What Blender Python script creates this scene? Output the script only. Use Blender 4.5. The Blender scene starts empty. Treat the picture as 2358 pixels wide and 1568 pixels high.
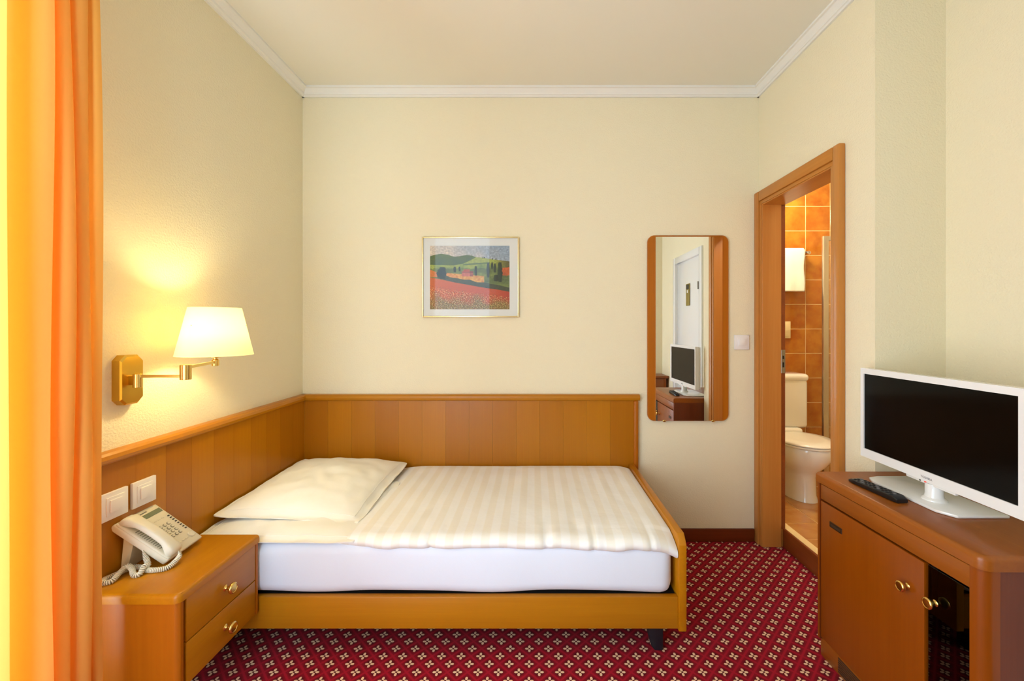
import bpy, bmesh, math, random
from math import pi, sin, cos, sqrt, radians
from mathutils import Vector, Matrix
random.seed(7)
sc = bpy.context.scene
COL = sc.collection

# ------------------------------------------------------------------ camera, world, light, exposure
FPX = 965.0                       # focal length in pixels of the 2358 x 1568 frame
CZ = 1.33                         # camera height
cam = bpy.data.cameras.new('camera')
cam.sensor_width = 36.0
cam.lens = 36.0 * FPX / 2358.0
cam.shift_x = -51.0 / 2358.0
cam.shift_y = -32.0 / 2358.0
cam.clip_start = 0.05
camo = bpy.data.objects.new('camera', cam)
COL.objects.link(camo)
camo.location = (0, 0, CZ)
camo.rotation_euler = (pi / 2, 0, 0)
sc.camera = camo

sc.view_settings.view_transform = 'Standard'
sc.view_settings.look = 'None'
sc.view_settings.gamma = 1.0
sc.view_settings.use_curve_mapping = False
sc.view_settings.exposure = 1.05

w = bpy.data.worlds.new('sky'); sc.world = w
w.use_nodes = True
wb = w.node_tree.nodes['Background']
wb.inputs[0].default_value = (0.75, 0.87, 1.0, 1)
wb.inputs[1].default_value = 1.2

def area_light(name, loc, direction, sx, sy, power, col):
    l = bpy.data.lights.new(name, 'AREA')
    l.shape = 'RECTANGLE'; l.size = sx; l.size_y = sy
    l.energy = power; l.color = col
    o = bpy.data.objects.new(name, l); COL.objects.link(o)
    o.location = loc
    o.rotation_euler = Vector(direction).to_track_quat('-Z', 'Y').to_euler()
    return o
# daylight standing in the two window openings (left wall and the wall behind the camera)
area_light('daylight_left_window', (-1.66, 0.48, 1.30), (1, 0, 0), 1.5, 2.3, 54, (0.72, 0.87, 1.0))
area_light('daylight_rear_window', (-0.92, -0.58, 1.40), (0, 1, 0), 1.4, 2.8, 28, (0.58, 0.78, 1.0))

# ------------------------------------------------------------------ helpers
def srgb(r, g, b):
    f = lambda c: (c / 12.92) if c <= 0.04045 else ((c + 0.055) / 1.055) ** 2.4
    return (f(r / 255), f(g / 255), f(b / 255), 1.0)

class NT:
    """small wrapper around a material's node tree"""
    def __init__(s, name):
        s.mat = bpy.data.materials.new(name); s.mat.use_nodes = True
        s.t = s.mat.node_tree; s.n = s.t.nodes; s.l = s.t.links
        s.bsdf = s.n['Principled BSDF']; s.out = s.n['Material Output']
    def node(s, kind, **kw):
        nd = s.n.new(kind)
        for k, v in kw.items(): setattr(nd, k, v)
        return nd
    def put(s, sock, v):
        if isinstance(v, bpy.types.NodeSocket): s.l.new(v, sock)
        else: sock.default_value = v
    def math(s, op, a, b=0.0, c=0.0):
        nd = s.node('ShaderNodeMath', operation=op)
        s.put(nd.inputs[0], a); s.put(nd.inputs[1], b); s.put(nd.inputs[2], c)
        return nd.outputs[0]
    def mix(s, f, a, b, kind='MIX'):
        nd = s.node('ShaderNodeMix', data_type='RGBA', blend_type=kind)
        s.put(nd.inputs[0], f); s.put(nd.inputs[6], a); s.put(nd.inputs[7], b)
        return nd.outputs[2]
    def coord(s, which='Object', scale=(1, 1, 1), rot=(0, 0, 0), loc=(0, 0, 0)):
        tc = s.node('ShaderNodeTexCoord'); mp = s.node('ShaderNodeMapping')
        s.l.new(tc.outputs[which], mp.inputs[0])
        mp.inputs['Scale'].default_value = scale; mp.inputs['Rotation'].default_value = rot
        mp.inputs['Location'].default_value = loc
        return mp.outputs[0]
    def noise(s, vec, scale, detail=3.0, rough=0.5, dist=0.0):
        nd = s.node('ShaderNodeTexNoise')
        s.l.new(vec, nd.inputs['Vector']); nd.inputs['Scale'].default_value = scale
        nd.inputs['Detail'].default_value = detail; nd.inputs['Roughness'].default_value = rough
        nd.inputs['Distortion'].default_value = dist
        return nd.outputs['Fac']
    def ramp(s, f, lo, hi):
        nd = s.node('ShaderNodeMapRange'); s.put(nd.inputs[0], f)
        nd.inputs[1].default_value = lo; nd.inputs[2].default_value = hi
        return nd.outputs[0]
    def bump(s, h, strength=0.3, dist=0.002):
        nd = s.node('ShaderNodeBump'); s.l.new(h, nd.inputs['Height'])
        nd.inputs['Strength'].default_value = strength; nd.inputs['Distance'].default_value = dist
        s.l.new(nd.outputs[0], s.bsdf.inputs['Normal'])
    def base(s, v): s.put(s.bsdf.inputs['Base Color'], v)
    def rough(s, v): s.put(s.bsdf.inputs['Roughness'], v)
    def set(s, k, v): s.bsdf.inputs[k].default_value = v

MATS = {}
def plain(name, col, rough=0.5, metal=0.0, coat=0.0, spec=0.5):
    t = NT(name); t.base(col); t.rough(rough); t.set('Metallic', metal)
    t.set('Coat Weight', coat); t.set('Specular IOR Level', spec)
    # faint tone variation so nothing is dead flat
    f = t.noise(t.coord(), 9.0, 2.0)
    t.base(t.mix(t.math('MULTIPLY', f, 0.10), col, (col[0] * .8, col[1] * .8, col[2] * .8, 1)))
    MATS[name] = t.mat; return t.mat

def wood(name, light, dark, axis, rough=0.34, strips=False, coat=0.12):
    """veneer with fine grain running along one object axis"""
    t = NT(name)
    sc_ = [80.0, 80.0, 80.0]; sc_[axis] = 2.4
    v = t.coord('Object', tuple(sc_))
    g = t.noise(v, 1.0, 5.0, 0.6, 0.35)
    sc2 = [9.0, 9.0, 9.0]; sc2[axis] = 0.5
    g2 = t.noise(t.coord('Object', tuple(sc2)), 1.0, 2.0, 0.5, 0.2)
    f = t.math('ADD', t.math('MULTIPLY', g, 0.40), t.math('MULTIPLY', g2, 0.62))
    col = t.mix(t.ramp(f, 0.28, 0.78), light, dark)
    if strips:
        oi = t.node('ShaderNodeObjectInfo')
        col = t.mix(t.math('MULTIPLY', oi.outputs['Random'], 0.42), col, (dark[0] * .72, dark[1] * .62, dark[2] * .5, 1))
    t.base(col); t.rough(rough); t.set('Coat Weight', coat); t.set('Coat Roughness', 0.25); t.set('Specular IOR Level', 0.35)
    t.bump(g, 0.06, 0.001)
    MATS[name] = t.mat; return t.mat

def metal(name, col, rough=0.25):
    t = NT(name); t.base(col); t.set('Metallic', 1.0)
    f = t.noise(t.coord('Object', (30, 30, 400)), 1.0, 2.0)
    t.rough(t.math('ADD', t.math('MULTIPLY', f, 0.12), rough - 0.05))
    MATS[name] = t.mat; return t.mat

def thin_glass(name, tint, reflect=0.8):
    """pane: transparent with a fresnel reflection"""
    t = NT(name)
    tr = t.node('ShaderNodeBsdfTransparent'); tr.inputs[0].default_value = tint
    gl = t.node('ShaderNodeBsdfGlossy'); gl.inputs['Roughness'].default_value = 0.01
    ge = t.node('ShaderNodeNewGeometry'); fr = t.node('ShaderNodeFresnel')
    # same air-to-glass reflection on both faces of the pane
    t.l.new(t.math('SUBTRACT', 1.5, t.math('MULTIPLY', ge.outputs['Backfacing'], 1.5 - 1 / 1.5)), fr.inputs[0])
    mx = t.node('ShaderNodeMixShader')
    t.l.new(t.math('MULTIPLY', fr.outputs[0], reflect), mx.inputs[0])
    t.l.new(tr.outputs[0], mx.inputs[1]); t.l.new(gl.outputs[0], mx.inputs[2])
    t.l.new(mx.outputs[0], t.out.inputs[0])
    MATS[name] = t.mat; return t.mat

def wall_paint(name, col, bump=0.35, scale=240.0):
    t = NT(name)
    v = t.coord('Object')
    n1 = t.noise(v, scale, 2.0, 0.6); n2 = t.noise(v, 1.3, 2.0)
    t.base(t.mix(t.math('MULTIPLY', n2, 0.06), col, (col[0] * .93, col[1] * .92, col[2] * .88, 1)))
    t.rough(0.9); t.set('Specular IOR Level', 0.15)
    t.bump(n1, bump, 0.004)
    MATS[name] = t.mat; return t.mat

def fabric(name, col, rough=0.85, weave=900.0, bump=0.15, sheen=0.1):
    t = NT(name)
    n = t.noise(t.coord(), weave, 1.0)
    n2 = t.noise(t.coord(), 14.0, 3.0)
    t.base(col); t.rough(rough); t.set('Sheen Weight', sheen); t.set('Specular IOR Level', 0.2)
    h = t.math('ADD', t.math('MULTIPLY', n, 0.15), n2)
    t.bump(h, bump, 0.004)
    MATS[name] = t.mat; return t.mat

def shade(me, smooth, angle=35):
    if smooth:
        me.shade_smooth(); me.set_sharp_from_angle(angle=radians(angle))
    else:
        me.shade_flat()

class MB:
    """collects shapes into one bmesh and links them as ONE mesh object"""
    def __init__(s): s.bm = bmesh.new()
    def box(s, x0, x1, y0, y1, z0, z1, r=0.0, seg=3, edges=None):
        if x0 > x1: x0, x1 = x1, x0
        if y0 > y1: y0, y1 = y1, y0
        if z0 > z1: z0, z1 = z1, z0
        vs = [s.bm.verts.new(p) for p in ((x0,y0,z0),(x1,y0,z0),(x1,y1,z0),(x0,y1,z0),(x0,y0,z1),(x1,y0,z1),(x1,y1,z1),(x0,y1,z1))]
        fs = [s.bm.faces.new([vs[i] for i in q]) for q in ((0,3,2,1),(4,5,6,7),(0,1,5,4),(1,2,6,5),(2,3,7,6),(3,0,4,7))]
        if r > 0:
            es = list({e for f in fs for e in f.edges})
            if edges: es = [e for e in es if edges(e.verts[0].co, e.verts[1].co)]
            bmesh.ops.bevel(s.bm, geom=es, offset=r, segments=seg, profile=0.5, affect='EDGES')
        return s
    def prism(s, pts, axis, a, b):
        """polygon pts extruded along axis 0/1/2 from a to b; pts are the two other axes in order"""
        def mk(p, t):
            q = list(p); q.insert(axis, t); return q
        v0 = [s.bm.verts.new(mk(p, a)) for p in pts]; v1 = [s.bm.verts.new(mk(p, b)) for p in pts]
        n = len(pts)
        f = [s.bm.faces.new(v0), s.bm.faces.new(v1)]
        for i in range(n): f.append(s.bm.faces.new((v0[i], v0[(i+1) % n], v1[(i+1) % n], v1[i])))
        bmesh.ops.recalc_face_normals(s.bm, faces=f)
        return s
    def lathe(s, prof, c=(0,0,0), axis=2, n=28, cap=True):
        """profile [(radius, height)] turned around an axis through c"""
        rings = []
        for r, h in prof:
            ring = []
            for k in range(n):
                a = 2*pi*k/n
                p = [r*cos(a), r*sin(a)]; p.insert(axis, h)
                ring.append(s.bm.verts.new((c[0]+p[0], c[1]+p[1], c[2]+p[2])))
            rings.append(ring)
        fs = []
        for a, b in zip(rings, rings[1:]):
            for k in range(n): fs.append(s.bm.faces.new((a[k], a[(k+1)%n], b[(k+1)%n], b[k])))
        if cap: fs += [s.bm.faces.new(rings[0]), s.bm.faces.new(rings[-1])]
        bmesh.ops.recalc_face_normals(s.bm, faces=fs)
        return s
    def loft(s, rings, cap=True):
        rr = [[s.bm.verts.new(p) for p in ring] for ring in rings]
        n = len(rr[0]); fs = []
        for a, b in zip(rr, rr[1:]):
            for k in range(n): fs.append(s.bm.faces.new((a[k], a[(k+1)%n], b[(k+1)%n], b[k])))
        if cap: fs += [s.bm.faces.new(rr[0]), s.bm.faces.new(rr[-1])]
        bmesh.ops.recalc_face_normals(s.bm, faces=fs)
        return s
    def tube(s, pts, r, n=8, cap=True):
        pts = [Vector(p) for p in pts]; rings = []
        up = Vector((0, 0, 1)); nrm = None
        for i, p in enumerate(pts):
            d = (pts[min(i+1, len(pts)-1)] - pts[max(i-1, 0)]).normalized()
            if nrm is None:
                nrm = d.cross(up)
                if nrm.length < 1e-3: nrm = d.cross(Vector((1, 0, 0)))
            nrm = (nrm - d * nrm.dot(d)).normalized(); bi = d.cross(nrm)
            rr = r[i] if isinstance(r, (list, tuple)) else r
            rings.append([p + (nrm*cos(2*pi*k/n) + bi*sin(2*pi*k/n)) * rr for k in range(n)])
        return s.loft(rings, cap)
    def grid(s, f, nu, nv):
        vs = [[s.bm.verts.new(f(i/(nu-1), j/(nv-1))) for i in range(nu)] for j in range(nv)]
        fs = []
        for j in range(nv-1):
            for i in range(nu-1): fs.append(s.bm.faces.new((vs[j][i], vs[j][i+1], vs[j+1][i+1], vs[j+1][i])))
        return s
    def xf(s, M):
        bmesh.ops.transform(s.bm, matrix=M, verts=s.bm.verts); return s
    def build(s, name, mat, parent=None, smooth=True, angle=35):
        me = bpy.data.meshes.new(name); s.bm.to_mesh(me); s.bm.free()
        me.materials.append(MATS[mat] if isinstance(mat, str) else mat)
        shade(me, smooth, angle)
        return link(name, me, parent)

def link(name, me, parent=None):
    o = bpy.data.objects.new(name, me); COL.objects.link(o)
    if parent is not None: attach(o, parent)
    return o
def attach(o, parent):
    """child keeps its world place (parts are modelled in world or in the parent's space)"""
    o.parent = parent
    if not parent.get('_local'): o.matrix_parent_inverse = world_of(parent).inverted()
def world_of(o):
    m = Matrix.LocRotScale(o.location, o.rotation_euler, o.scale)
    if o.parent is not None: m = world_of(o.parent) @ o.matrix_parent_inverse @ m
    return m
def tag(o, label, cat=None, group=None):
    o['label'] = label
    if cat: o['category'] = cat
    if group: o['group'] = group
    return o
def struct(o, label=None, cat=None):
    o['kind'] = 'structure'
    if label: o['label'] = label
    if cat: o['category'] = cat
    return o
def thing(name, loc, label, cat, group=None, rz=0.0, local=False):
    o = bpy.data.objects.new(name, None); COL.objects.link(o)
    o.empty_display_size = 0.05; o.location = loc; o.rotation_euler = (0, 0, rz)
    if local: o['_local'] = 1
    return tag(o, label, cat, group)

# ------------------------------------------------------------------ materials
wall_paint('cream_wall', srgb(242, 232, 202), 0.6, 130.0)
wall_paint('ceiling_paint', srgb(242, 238, 224), 0.05, 300.0)
wall_paint('plaster_white', srgb(240, 238, 232), 0.04)
HL, HD = srgb(192, 124, 3), srgb(173, 103, 0)
wood('veneer_z', HL, HD, 2, 0.36, strips=True)
wood('wood_x', srgb(192, 126, 18), srgb(172, 104, 5), 0)
wood('wood_y', srgb(194, 126, 8), srgb(174, 104, 2), 1)
wood('wood_z', srgb(182, 104, 10), srgb(160, 82, 2), 2)
wood('door_wood_z', srgb(204, 138, 66), srgb(184, 112, 42), 2)
wood('door_wood_y', srgb(202, 136, 56), srgb(182, 110, 34), 1)
wood('cabinet_wood_z', srgb(148, 74, 3), srgb(128, 58, 0), 2)
wood('cabinet_wood_y', srgb(158, 88, 22), srgb(128, 62, 8), 1)
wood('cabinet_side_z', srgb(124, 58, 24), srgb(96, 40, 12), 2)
wood('dark_base_x', srgb(120, 52, 18), srgb(88, 34, 10), 0)
wood('dark_base_y', srgb(150, 74, 26), srgb(112, 48, 14), 1)
metal('brass', srgb(232, 198, 116), 0.2)
metal('antique_brass', srgb(214, 176, 74), 0.30)
metal('chrome', srgb(225, 225, 225), 0.1)
metal('aluminium', srgb(196, 190, 178), 0.4)
metal('gold_frame', srgb(240, 222, 170), 0.28)
metal('steel', srgb(150, 148, 142), 0.35)
metal('mirror_silver', (0.93, 0.95, 0.94, 1), 0.05)
MATS['mirror_silver'].node_tree.nodes['Principled BSDF'].inputs['Roughness'].default_value = 0.0
for l_ in list(MATS['mirror_silver'].node_tree.links):
    if l_.to_socket.name == 'Roughness': MATS['mirror_silver'].node_tree.links.remove(l_)
plain('white_plastic', srgb(238, 236, 232), 0.32)
plain('white_gloss', srgb(240, 240, 240), 0.15, coat=0.4)
plain('switch_plastic', srgb(246, 242, 242), 0.3)
plain('phone_plastic', srgb(226, 216, 192), 0.42)
plain('phone_grey', srgb(150, 142, 118), 0.5)
plain('phone_dark', srgb(52, 48, 42), 0.5)
plain('lcd', srgb(122, 126, 92), 0.2)
plain('black_plastic', srgb(14, 14, 17), 0.35)
plain('black_rubber', srgb(10, 10, 12), 0.7)
plain('screen_black', (0.0015, 0.0015, 0.0017, 1), 0.12, coat=0.0, spec=0.14)
plain('key_grey', srgb(120, 120, 124), 0.5)
plain('dark_metal', srgb(22, 26, 34), 0.42)
plain('badge_brown', srgb(70, 46, 24), 0.4, metal=0.5)
plain('gap_black', srgb(16, 9, 6), 0.8)
plain('porcelain', srgb(244, 240, 230), 0.1, coat=0.5)
plain('toilet_lid', srgb(246, 240, 224), 0.18)
plain('ivory_plate', srgb(236, 216, 166), 0.4)
plain('grout', srgb(250, 222, 160), 0.8)
plain('mat_board', srgb(238, 236, 232), 0.8)
plain('logo_grey', srgb(120, 122, 128), 0.5)
plain('sign_gold', srgb(150, 130, 60), 0.5)
plain('vent_dark', srgb(60, 46, 34), 0.5)
plain('interior_dark', srgb(58, 34, 20), 0.6)
thin_glass('clear_glass', (0.97, 0.98, 0.98, 1))
thin_glass('picture_glass', (0.97, 0.98, 0.98, 1), 0.34)
thin_glass('smoked_glass', (0.22, 0.20, 0.19, 1), 1.0)
fabric('white_sheet', srgb(232, 239, 252), 0.85, 800, 0.25)
fabric('pillow_cotton', srgb(244, 240, 228), 0.85, 800, 0.35)
fabric('terry', srgb(246, 242, 230), 0.95, 400, 0.8, 0.3)

def m_duvet():
    t = NT('damask_stripe')
    tc = t.node('ShaderNodeTexCoord'); sx = t.node('ShaderNodeSeparateXYZ'); t.l.new(tc.outputs['Object'], sx.inputs[0])
    ph = t.math('FRACT', t.math('MULTIPLY', sx.outputs[0], 1 / 0.072))
    mask = t.math('MULTIPLY', t.ramp(ph, 0.0, 0.06), t.math('SUBTRACT', 1.0, t.ramp(ph, 0.48, 0.54)))
    t.base(t.mix(mask, srgb(247, 246, 244), srgb(243, 239, 230)))
    t.rough(t.math('SUBTRACT', 0.8, t.math('MULTIPLY', mask, 0.3)))
    t.set('Sheen Weight', 0.1); t.set('Specular IOR Level', 0.25)
    h = t.math('ADD', t.noise(t.coord(), 11.0, 3.0), t.math('MULTIPLY', t.noise(t.coord('Object', (1, 3, 1)), 30.0, 2.0), 0.25))
    t.bump(h, 0.35, 0.006)
    MATS['damask_stripe'] = t.mat
m_duvet()

def m_carpet():
    t = NT('carpet_red')
    tc = t.node('ShaderNodeTexCoord'); s = t.node('ShaderNodeSeparateXYZ'); t.l.new(tc.outputs['Object'], s.inputs[0])
    L = 0.0556; k = 1 / (sqrt(2) * L)
    x = t.math('ADD', s.outputs[0], 0.649 + 10 * 0.0786); y = t.math('SUBTRACT', s.outputs[1], 1.652 - 10 * 0.0786)
    a = t.math('MULTIPLY', t.math('ADD', x, y), k); b = t.math('MULTIPLY', t.math('SUBTRACT', x, y), k)
    fa = t.math('SUBTRACT', t.math('FRACT', t.math('ADD', a, 0.5)), 0.5)
    fb = t.math('SUBTRACT', t.math('FRACT', t.math('ADD', b, 0.5)), 0.5)
    r2 = t.math('ADD', t.math('MULTIPLY', fa, fa), t.math('MULTIPLY', fb, fb))
    r = t.math('SQRT', r2)
    prod = t.math('ABSOLUTE', t.math('MULTIPLY', t.math('MULTIPLY', fa, fb), 2.0))
    # four-petalled rose r < R |cos 2 theta|, petals pointing along the room's axes
    c2 = t.math('DIVIDE', prod, t.math('MAXIMUM', r2, 0.0005))
    rose = t.math('MULTIPLY', t.math('POWER', c2, 0.85), 0.335)
    petal = t.math('MULTIPLY', t.ramp(t.math('SUBTRACT', rose, r), 0.0, 0.03), t.ramp(r, 0.055, 0.085))
    edge = t.math('MAXIMUM', t.math('ABSOLUTE', fa), t.math('ABSOLUTE', fb))
    line = t.ramp(edge, 0.40, 0.46)
    halo = t.math('SUBTRACT', 1.0, t.ramp(r, 0.24, 0.40))
    fib = t.noise(t.coord(), 420.0, 2.0, 0.7)
    red = t.mix(fib, srgb(112, 2, 18), srgb(150, 10, 34))
    red = t.mix(t.math('MULTIPLY', halo, 0.75), red, srgb(64, 0, 10))
    red = t.mix(t.math('MULTIPLY', line, 0.7), red, srgb(178, 18, 42))
    cream = t.mix(fib, srgb(226, 176, 140), srgb(250, 214, 180))
    t.base(t.mix(petal, red, cream))
    t.rough(0.95); t.set('Sheen Weight', 0.05); t.set('Specular IOR Level', 0.1)
    t.bump(t.math('ADD', fib, t.math('MULTIPLY', petal, 0.4)), 0.5, 0.003)
    MATS['carpet_red'] = t.mat
m_carpet()

def m_tile(name, c1, c2, c3):
    t = NT(name)
    oi = t.node('ShaderNodeObjectInfo')
    va = t.node('ShaderNodeVectorMath', operation='ADD')
    sh = t.node('ShaderNodeCombineXYZ')
    t.l.new(t.math('MULTIPLY', oi.outputs['Random'], 37.0), sh.inputs[0]); t.l.new(t.math('MULTIPLY', oi.outputs['Random'], 11.0), sh.inputs[1])
    t.l.new(t.coord(), va.inputs[0]); t.l.new(sh.outputs[0], va.inputs[1])
    n = t.noise(va.outputs[0], 9.0, 3.0, 0.55)
    col = t.mix(t.ramp(n, 0.35, 0.65), c1, c2)
    t.base(t.mix(t.math('MULTIPLY', oi.outputs['Random'], 0.5), col, c3))
    t.rough(0.22); t.set('Coat Weight', 0.3)
    MATS[name] = t.mat
m_tile('wall_tile', srgb(198, 128, 38), srgb(166, 88, 18), srgb(182, 104, 26))
m_tile('floor_tile', srgb(210, 150, 74), srgb(188, 118, 50), srgb(200, 134, 62))

def m_translucent(name, col, trans, emit=None, estr=0.0, fold=False):
    t = NT(name)
    d = t.node('ShaderNodeBsdfDiffuse'); d.inputs[0].default_value = col
    tr = t.node('ShaderNodeBsdfTranslucent'); tr.inputs[0].default_value = col
    v = t.coord('Object', (220, 220, 8) if fold else (60, 60, 60))
    n = t.noise(v, 1.0, 2.0)
    cc = t.mix(t.math('MULTIPLY', n, 0.12), col, (col[0] * .9, col[1] * .8, col[2] * .7, 1))
    t.l.new(cc, d.inputs[0]); t.l.new(cc, tr.inputs[0])
    mx = t.node('ShaderNodeMixShader'); mx.inputs[0].default_value = trans
    t.l.new(d.outputs[0], mx.inputs[1]); t.l.new(tr.outputs[0], mx.inputs[2])
    last = mx.outputs[0]
    if emit:
        e = t.node('ShaderNodeEmission'); e.inputs[0].default_value = emit; e.inputs[1].default_value = estr
        ad = t.node('ShaderNodeAddShader'); t.l.new(last, ad.inputs[0]); t.l.new(e.outputs[0], ad.inputs[1]); last = ad.outputs[0]
    t.l.new(last, t.out.inputs[0])
    MATS[name] = t.mat
m_translucent('curtain_orange', srgb(255, 194, 102), 0.32, fold=True)
m_translucent('lamp_shade', srgb(250, 236, 190), 0.45, srgb(255, 236, 160), 0.27)

def emitter(name, col, s):
    t = NT(name); e = t.node('ShaderNodeEmission'); e.inputs[0].default_value = col; e.inputs[1].default_value = s
    t.l.new(e.outputs[0], t.out.inputs[0]); MATS[name] = t.mat
emitter('bulb_glow', srgb(255, 226, 150), 6.0)
emitter('bath_glow', srgb(255, 232, 190), 5.0)
emitter('led_red', srgb(255, 70, 50), 0.6)

# ------------------------------------------------------------------ the room
XL, XR, XS = -1.437, 1.394, 1.683        # left wall, door wall, right wall nearer the camera
YB, YS, YR = 2.601, 1.713, -0.35         # back wall, step in the right wall, wall behind the camera
ZC = 2.80
BY, BX, BZ = 3.42, 3.0, 0.108            # bathroom: far wall, right wall, raised floor
DY0, DY1, DZ = 1.940, 2.530, 2.070       # bathroom door opening
T = 0.12

o = MB().box(XL, XS, YR, YB, -0.05, 0.0).box(XR, XR + T, DY0 - .012, DY1 + .012, -0.05, -0.0005).build('floor', 'carpet_red', smooth=False)
struct(o, 'red carpet with rows of small cream four-petalled flowers', 'floor')
o = MB().box(XL - T, XS + T, YR - T, YB + T, ZC, ZC + 0.1).build('ceiling', 'ceiling_paint', smooth=False)
struct(o, 'plain cream ceiling with a white cornice round it', 'ceiling')
o = MB().box(XL - T, XR, YB, YB + T, 0, ZC).build('wall_back', 'cream_wall', smooth=False)
struct(o, 'cream roughcast wall behind the bed', 'wall')
WY0, WY1, WZ0, WZ1 = -0.22, 1.18, 0.06, 2.45
b = MB()
b.box(XL - T, XL, WY1, YB, 0, ZC); b.box(XL - T, XL, YR - T, WY0, 0, ZC)
b.box(XL - T, XL, WY0, WY1, 0, WZ0); b.box(XL - T, XL, WY0, WY1, WZ1, ZC)
struct(b.build('wall_left', 'cream_wall', smooth=False), 'cream roughcast wall carrying the brass wall lamp', 'wall')
RX0, RX1 = -1.42, -0.50
RZ1 = 2.74
b = MB()
b.box(XL, RX0, YR - T, YR, 0, ZC); b.box(RX1, XS + T, YR - T, YR, 0, ZC)
b.box(RX0, RX1, YR - T, YR, 0, WZ0); b.box(RX0, RX1, YR - T, YR, RZ1, ZC)
struct(b.build('wall_rear', 'cream_wall', smooth=False), 'cream wall seen only in the mirror', 'wall')
b = MB()
b.box(XR, XR + T, YS + T, DY0 - .012, 0, ZC); b.box(XR, XR + T, DY1 + .012, BY, 0, ZC); b.box(XR, XR + T, DY0 - .012, DY1 + .012, DZ + .012, ZC)
struct(b.build('wall_right', 'cream_wall', smooth=False), 'cream wall round the bathroom doorway', 'wall')
o = MB().box(XR, BX + T, YS, YS + T, 0, ZC).build('wall_step', 'cream_wall', smooth=False)
struct(o, 'narrow return of cream wall behind the television', 'wall')
EY0, EY1, EZ = 0.16, 0.94, 2.10          # entry door in the right wall
b = MB()
b.box(XS, XS + T, YR, EY0, 0, ZC); b.box(XS, XS + T, EY1, YS, 0, ZC); b.box(XS, XS + T, EY0, EY1, EZ, ZC)
struct(b.build('wall_entry', 'cream_wall', smooth=False), 'cream wall beside the television cabinet', 'wall')

# cornice: stepped white moulding, one run for each wall
prof = [(0, 0), (0.012, 0), (0.016, 0.008), (0.022, 0.010), (0.024, 0.020), (0.036, 0.034), (0.040, 0.038), (0.050, 0.040), (0.050, 0.05), (0, 0.05)]
def cornice(name, axis, wallpos, sgn, a, b_, label):
    m = MB()
    if axis == 0:      # runs along x on a wall at y = wallpos
        m.prism([(wallpos + sgn * p, ZC - 0.05 + q) for p, q in prof], 0, a, b_)
    else:
        m.prism([(wallpos + sgn * p, ZC - 0.05 + q) for p, q in prof], 1, a, b_)
    struct(m.build(name, 'plaster_white', smooth=False), label, 'cornice')
cornice('trim_1', 0, YB, -1, XL, XR, 'white cornice along the wall behind the bed')
cornice('trim_2', 1, XL, 1, YR, YB, 'white cornice above the lamp wall')
cornice('trim_3', 1, XR, -1, YS, YB, 'white cornice above the bathroom door')
cornice('trim_4', 0, YS, -1, XR, XS, 'white cornice over the wall return')
cornice('trim_5', 1, XS, -1, YR, YS, 'white cornice above the entry door')
o = MB().box(0.62, XR - 0.032, YB - 0.014, YB, 0, 0.08, 0.004, 2).build('baseboard_back', 'dark_base_x')
struct(o, 'dark brown wooden skirting between the bed and the bathroom door', 'baseboard')

# windows: white frames with two glazed leaves, in the left wall and in the wall behind the camera
def window(name, axis, a0, a1, pos, z0, z1, label, leaves=2):
    def bx(m, u0, u1, d0, d1, q0, q1, r=0.0):
        if axis == 1: m.box(pos + d0, pos + d1, u0, u1, q0, q1, r)
        else: m.box(u0, u1, pos + d0, pos + d1, q0, q1, r)
        return m
    f = MB()
    bx(f, a0, a0 + .05, -.035, .035, z0, z1); bx(f, a1 - .05, a1, -.035, .035, z0, z1)
    bx(f, a0 + .05, a1 - .05, -.035, .035, z0, z0 + .05); bx(f, a0 + .05, a1 - .05, -.035, .035, z1 - .05, z1)
    root = struct(f.build(name, 'white_plastic', smooth=False), label, 'window')
    mid = (a0 + a1) / 2
    for s0, s1 in (((a0 + .05, mid), (mid, a1 - .05)) if leaves == 2 else ((a0 + .05, a1 - .05),)):
        c = MB()
        bx(c, s0, s0 + .045, -.025, .025, z0 + .05, z1 - .05); bx(c, s1 - .045, s1, -.025, .025, z0 + .05, z1 - .05)
        bx(c, s0 + .045, s1 - .045, -.025, .025, z0 + .05, z0 + .10); bx(c, s0 + .045, s1 - .045, -.025, .025, z1 - .10, z1 - .05)
        leaf = c.build('window_leaf', 'white_plastic', root, smooth=False)
        bx(MB(), s0 + .045, s1 - .045, -.002, .002, z0 + .10, z1 - .10).build('pane', 'clear_glass', leaf, smooth=False)
window('window_1', 1, WY0, WY1, XL - 0.07, WZ0, WZ1, 'white framed window behind the orange curtain')
window('window_2', 0, RX0, RX1, YR - 0.07, WZ0, RZ1, 'white framed window in the wall opposite the bed', 1)

# ------------------------------------------------------------------ bathroom beyond the door
b = MB().box(XR + T, BX, YS + T, BY, -0.02, BZ - 0.003)
fl = struct(b.build('floor_bathroom', 'grout', smooth=False), 'raised bathroom floor of tan square tiles', 'floor')
b = MB().box(XR, BX + T, BY, BY + T, 0, ZC)
bw = struct(b.build('wall_bathroom_far', 'grout', smooth=False), 'bathroom wall of mottled orange brown tiles', 'wall')
struct(MB().box(BX, BX + T, YS + T, BY, 0, ZC).build('wall_bathroom_right', 'cream_wall', smooth=False), 'cream bathroom side wall', 'wall')
struct(MB().box(XR + T, BX, YS + T, BY, 2.55, 2.62).build('ceiling_bathroom', 'plaster_white', smooth=False), 'white bathroom ceiling', 'ceiling')
def tile_mesh(name, sx, sy, sz, r, mat):
    m = MB(); m.box(-sx/2, sx/2, -sy/2, sy/2, -sz/2, sz/2, r, 1)
    me = bpy.data.meshes.new(name); m.bm.to_mesh(me); m.bm.free(); me.materials.append(MATS[mat]); me.shade_flat()
    return me
tm = tile_mesh('wall_tile', 0.1955, 0.008, 0.1955, 0.0008, 'wall_tile')
x0t, z0t = 2.214, 2.311
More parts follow.
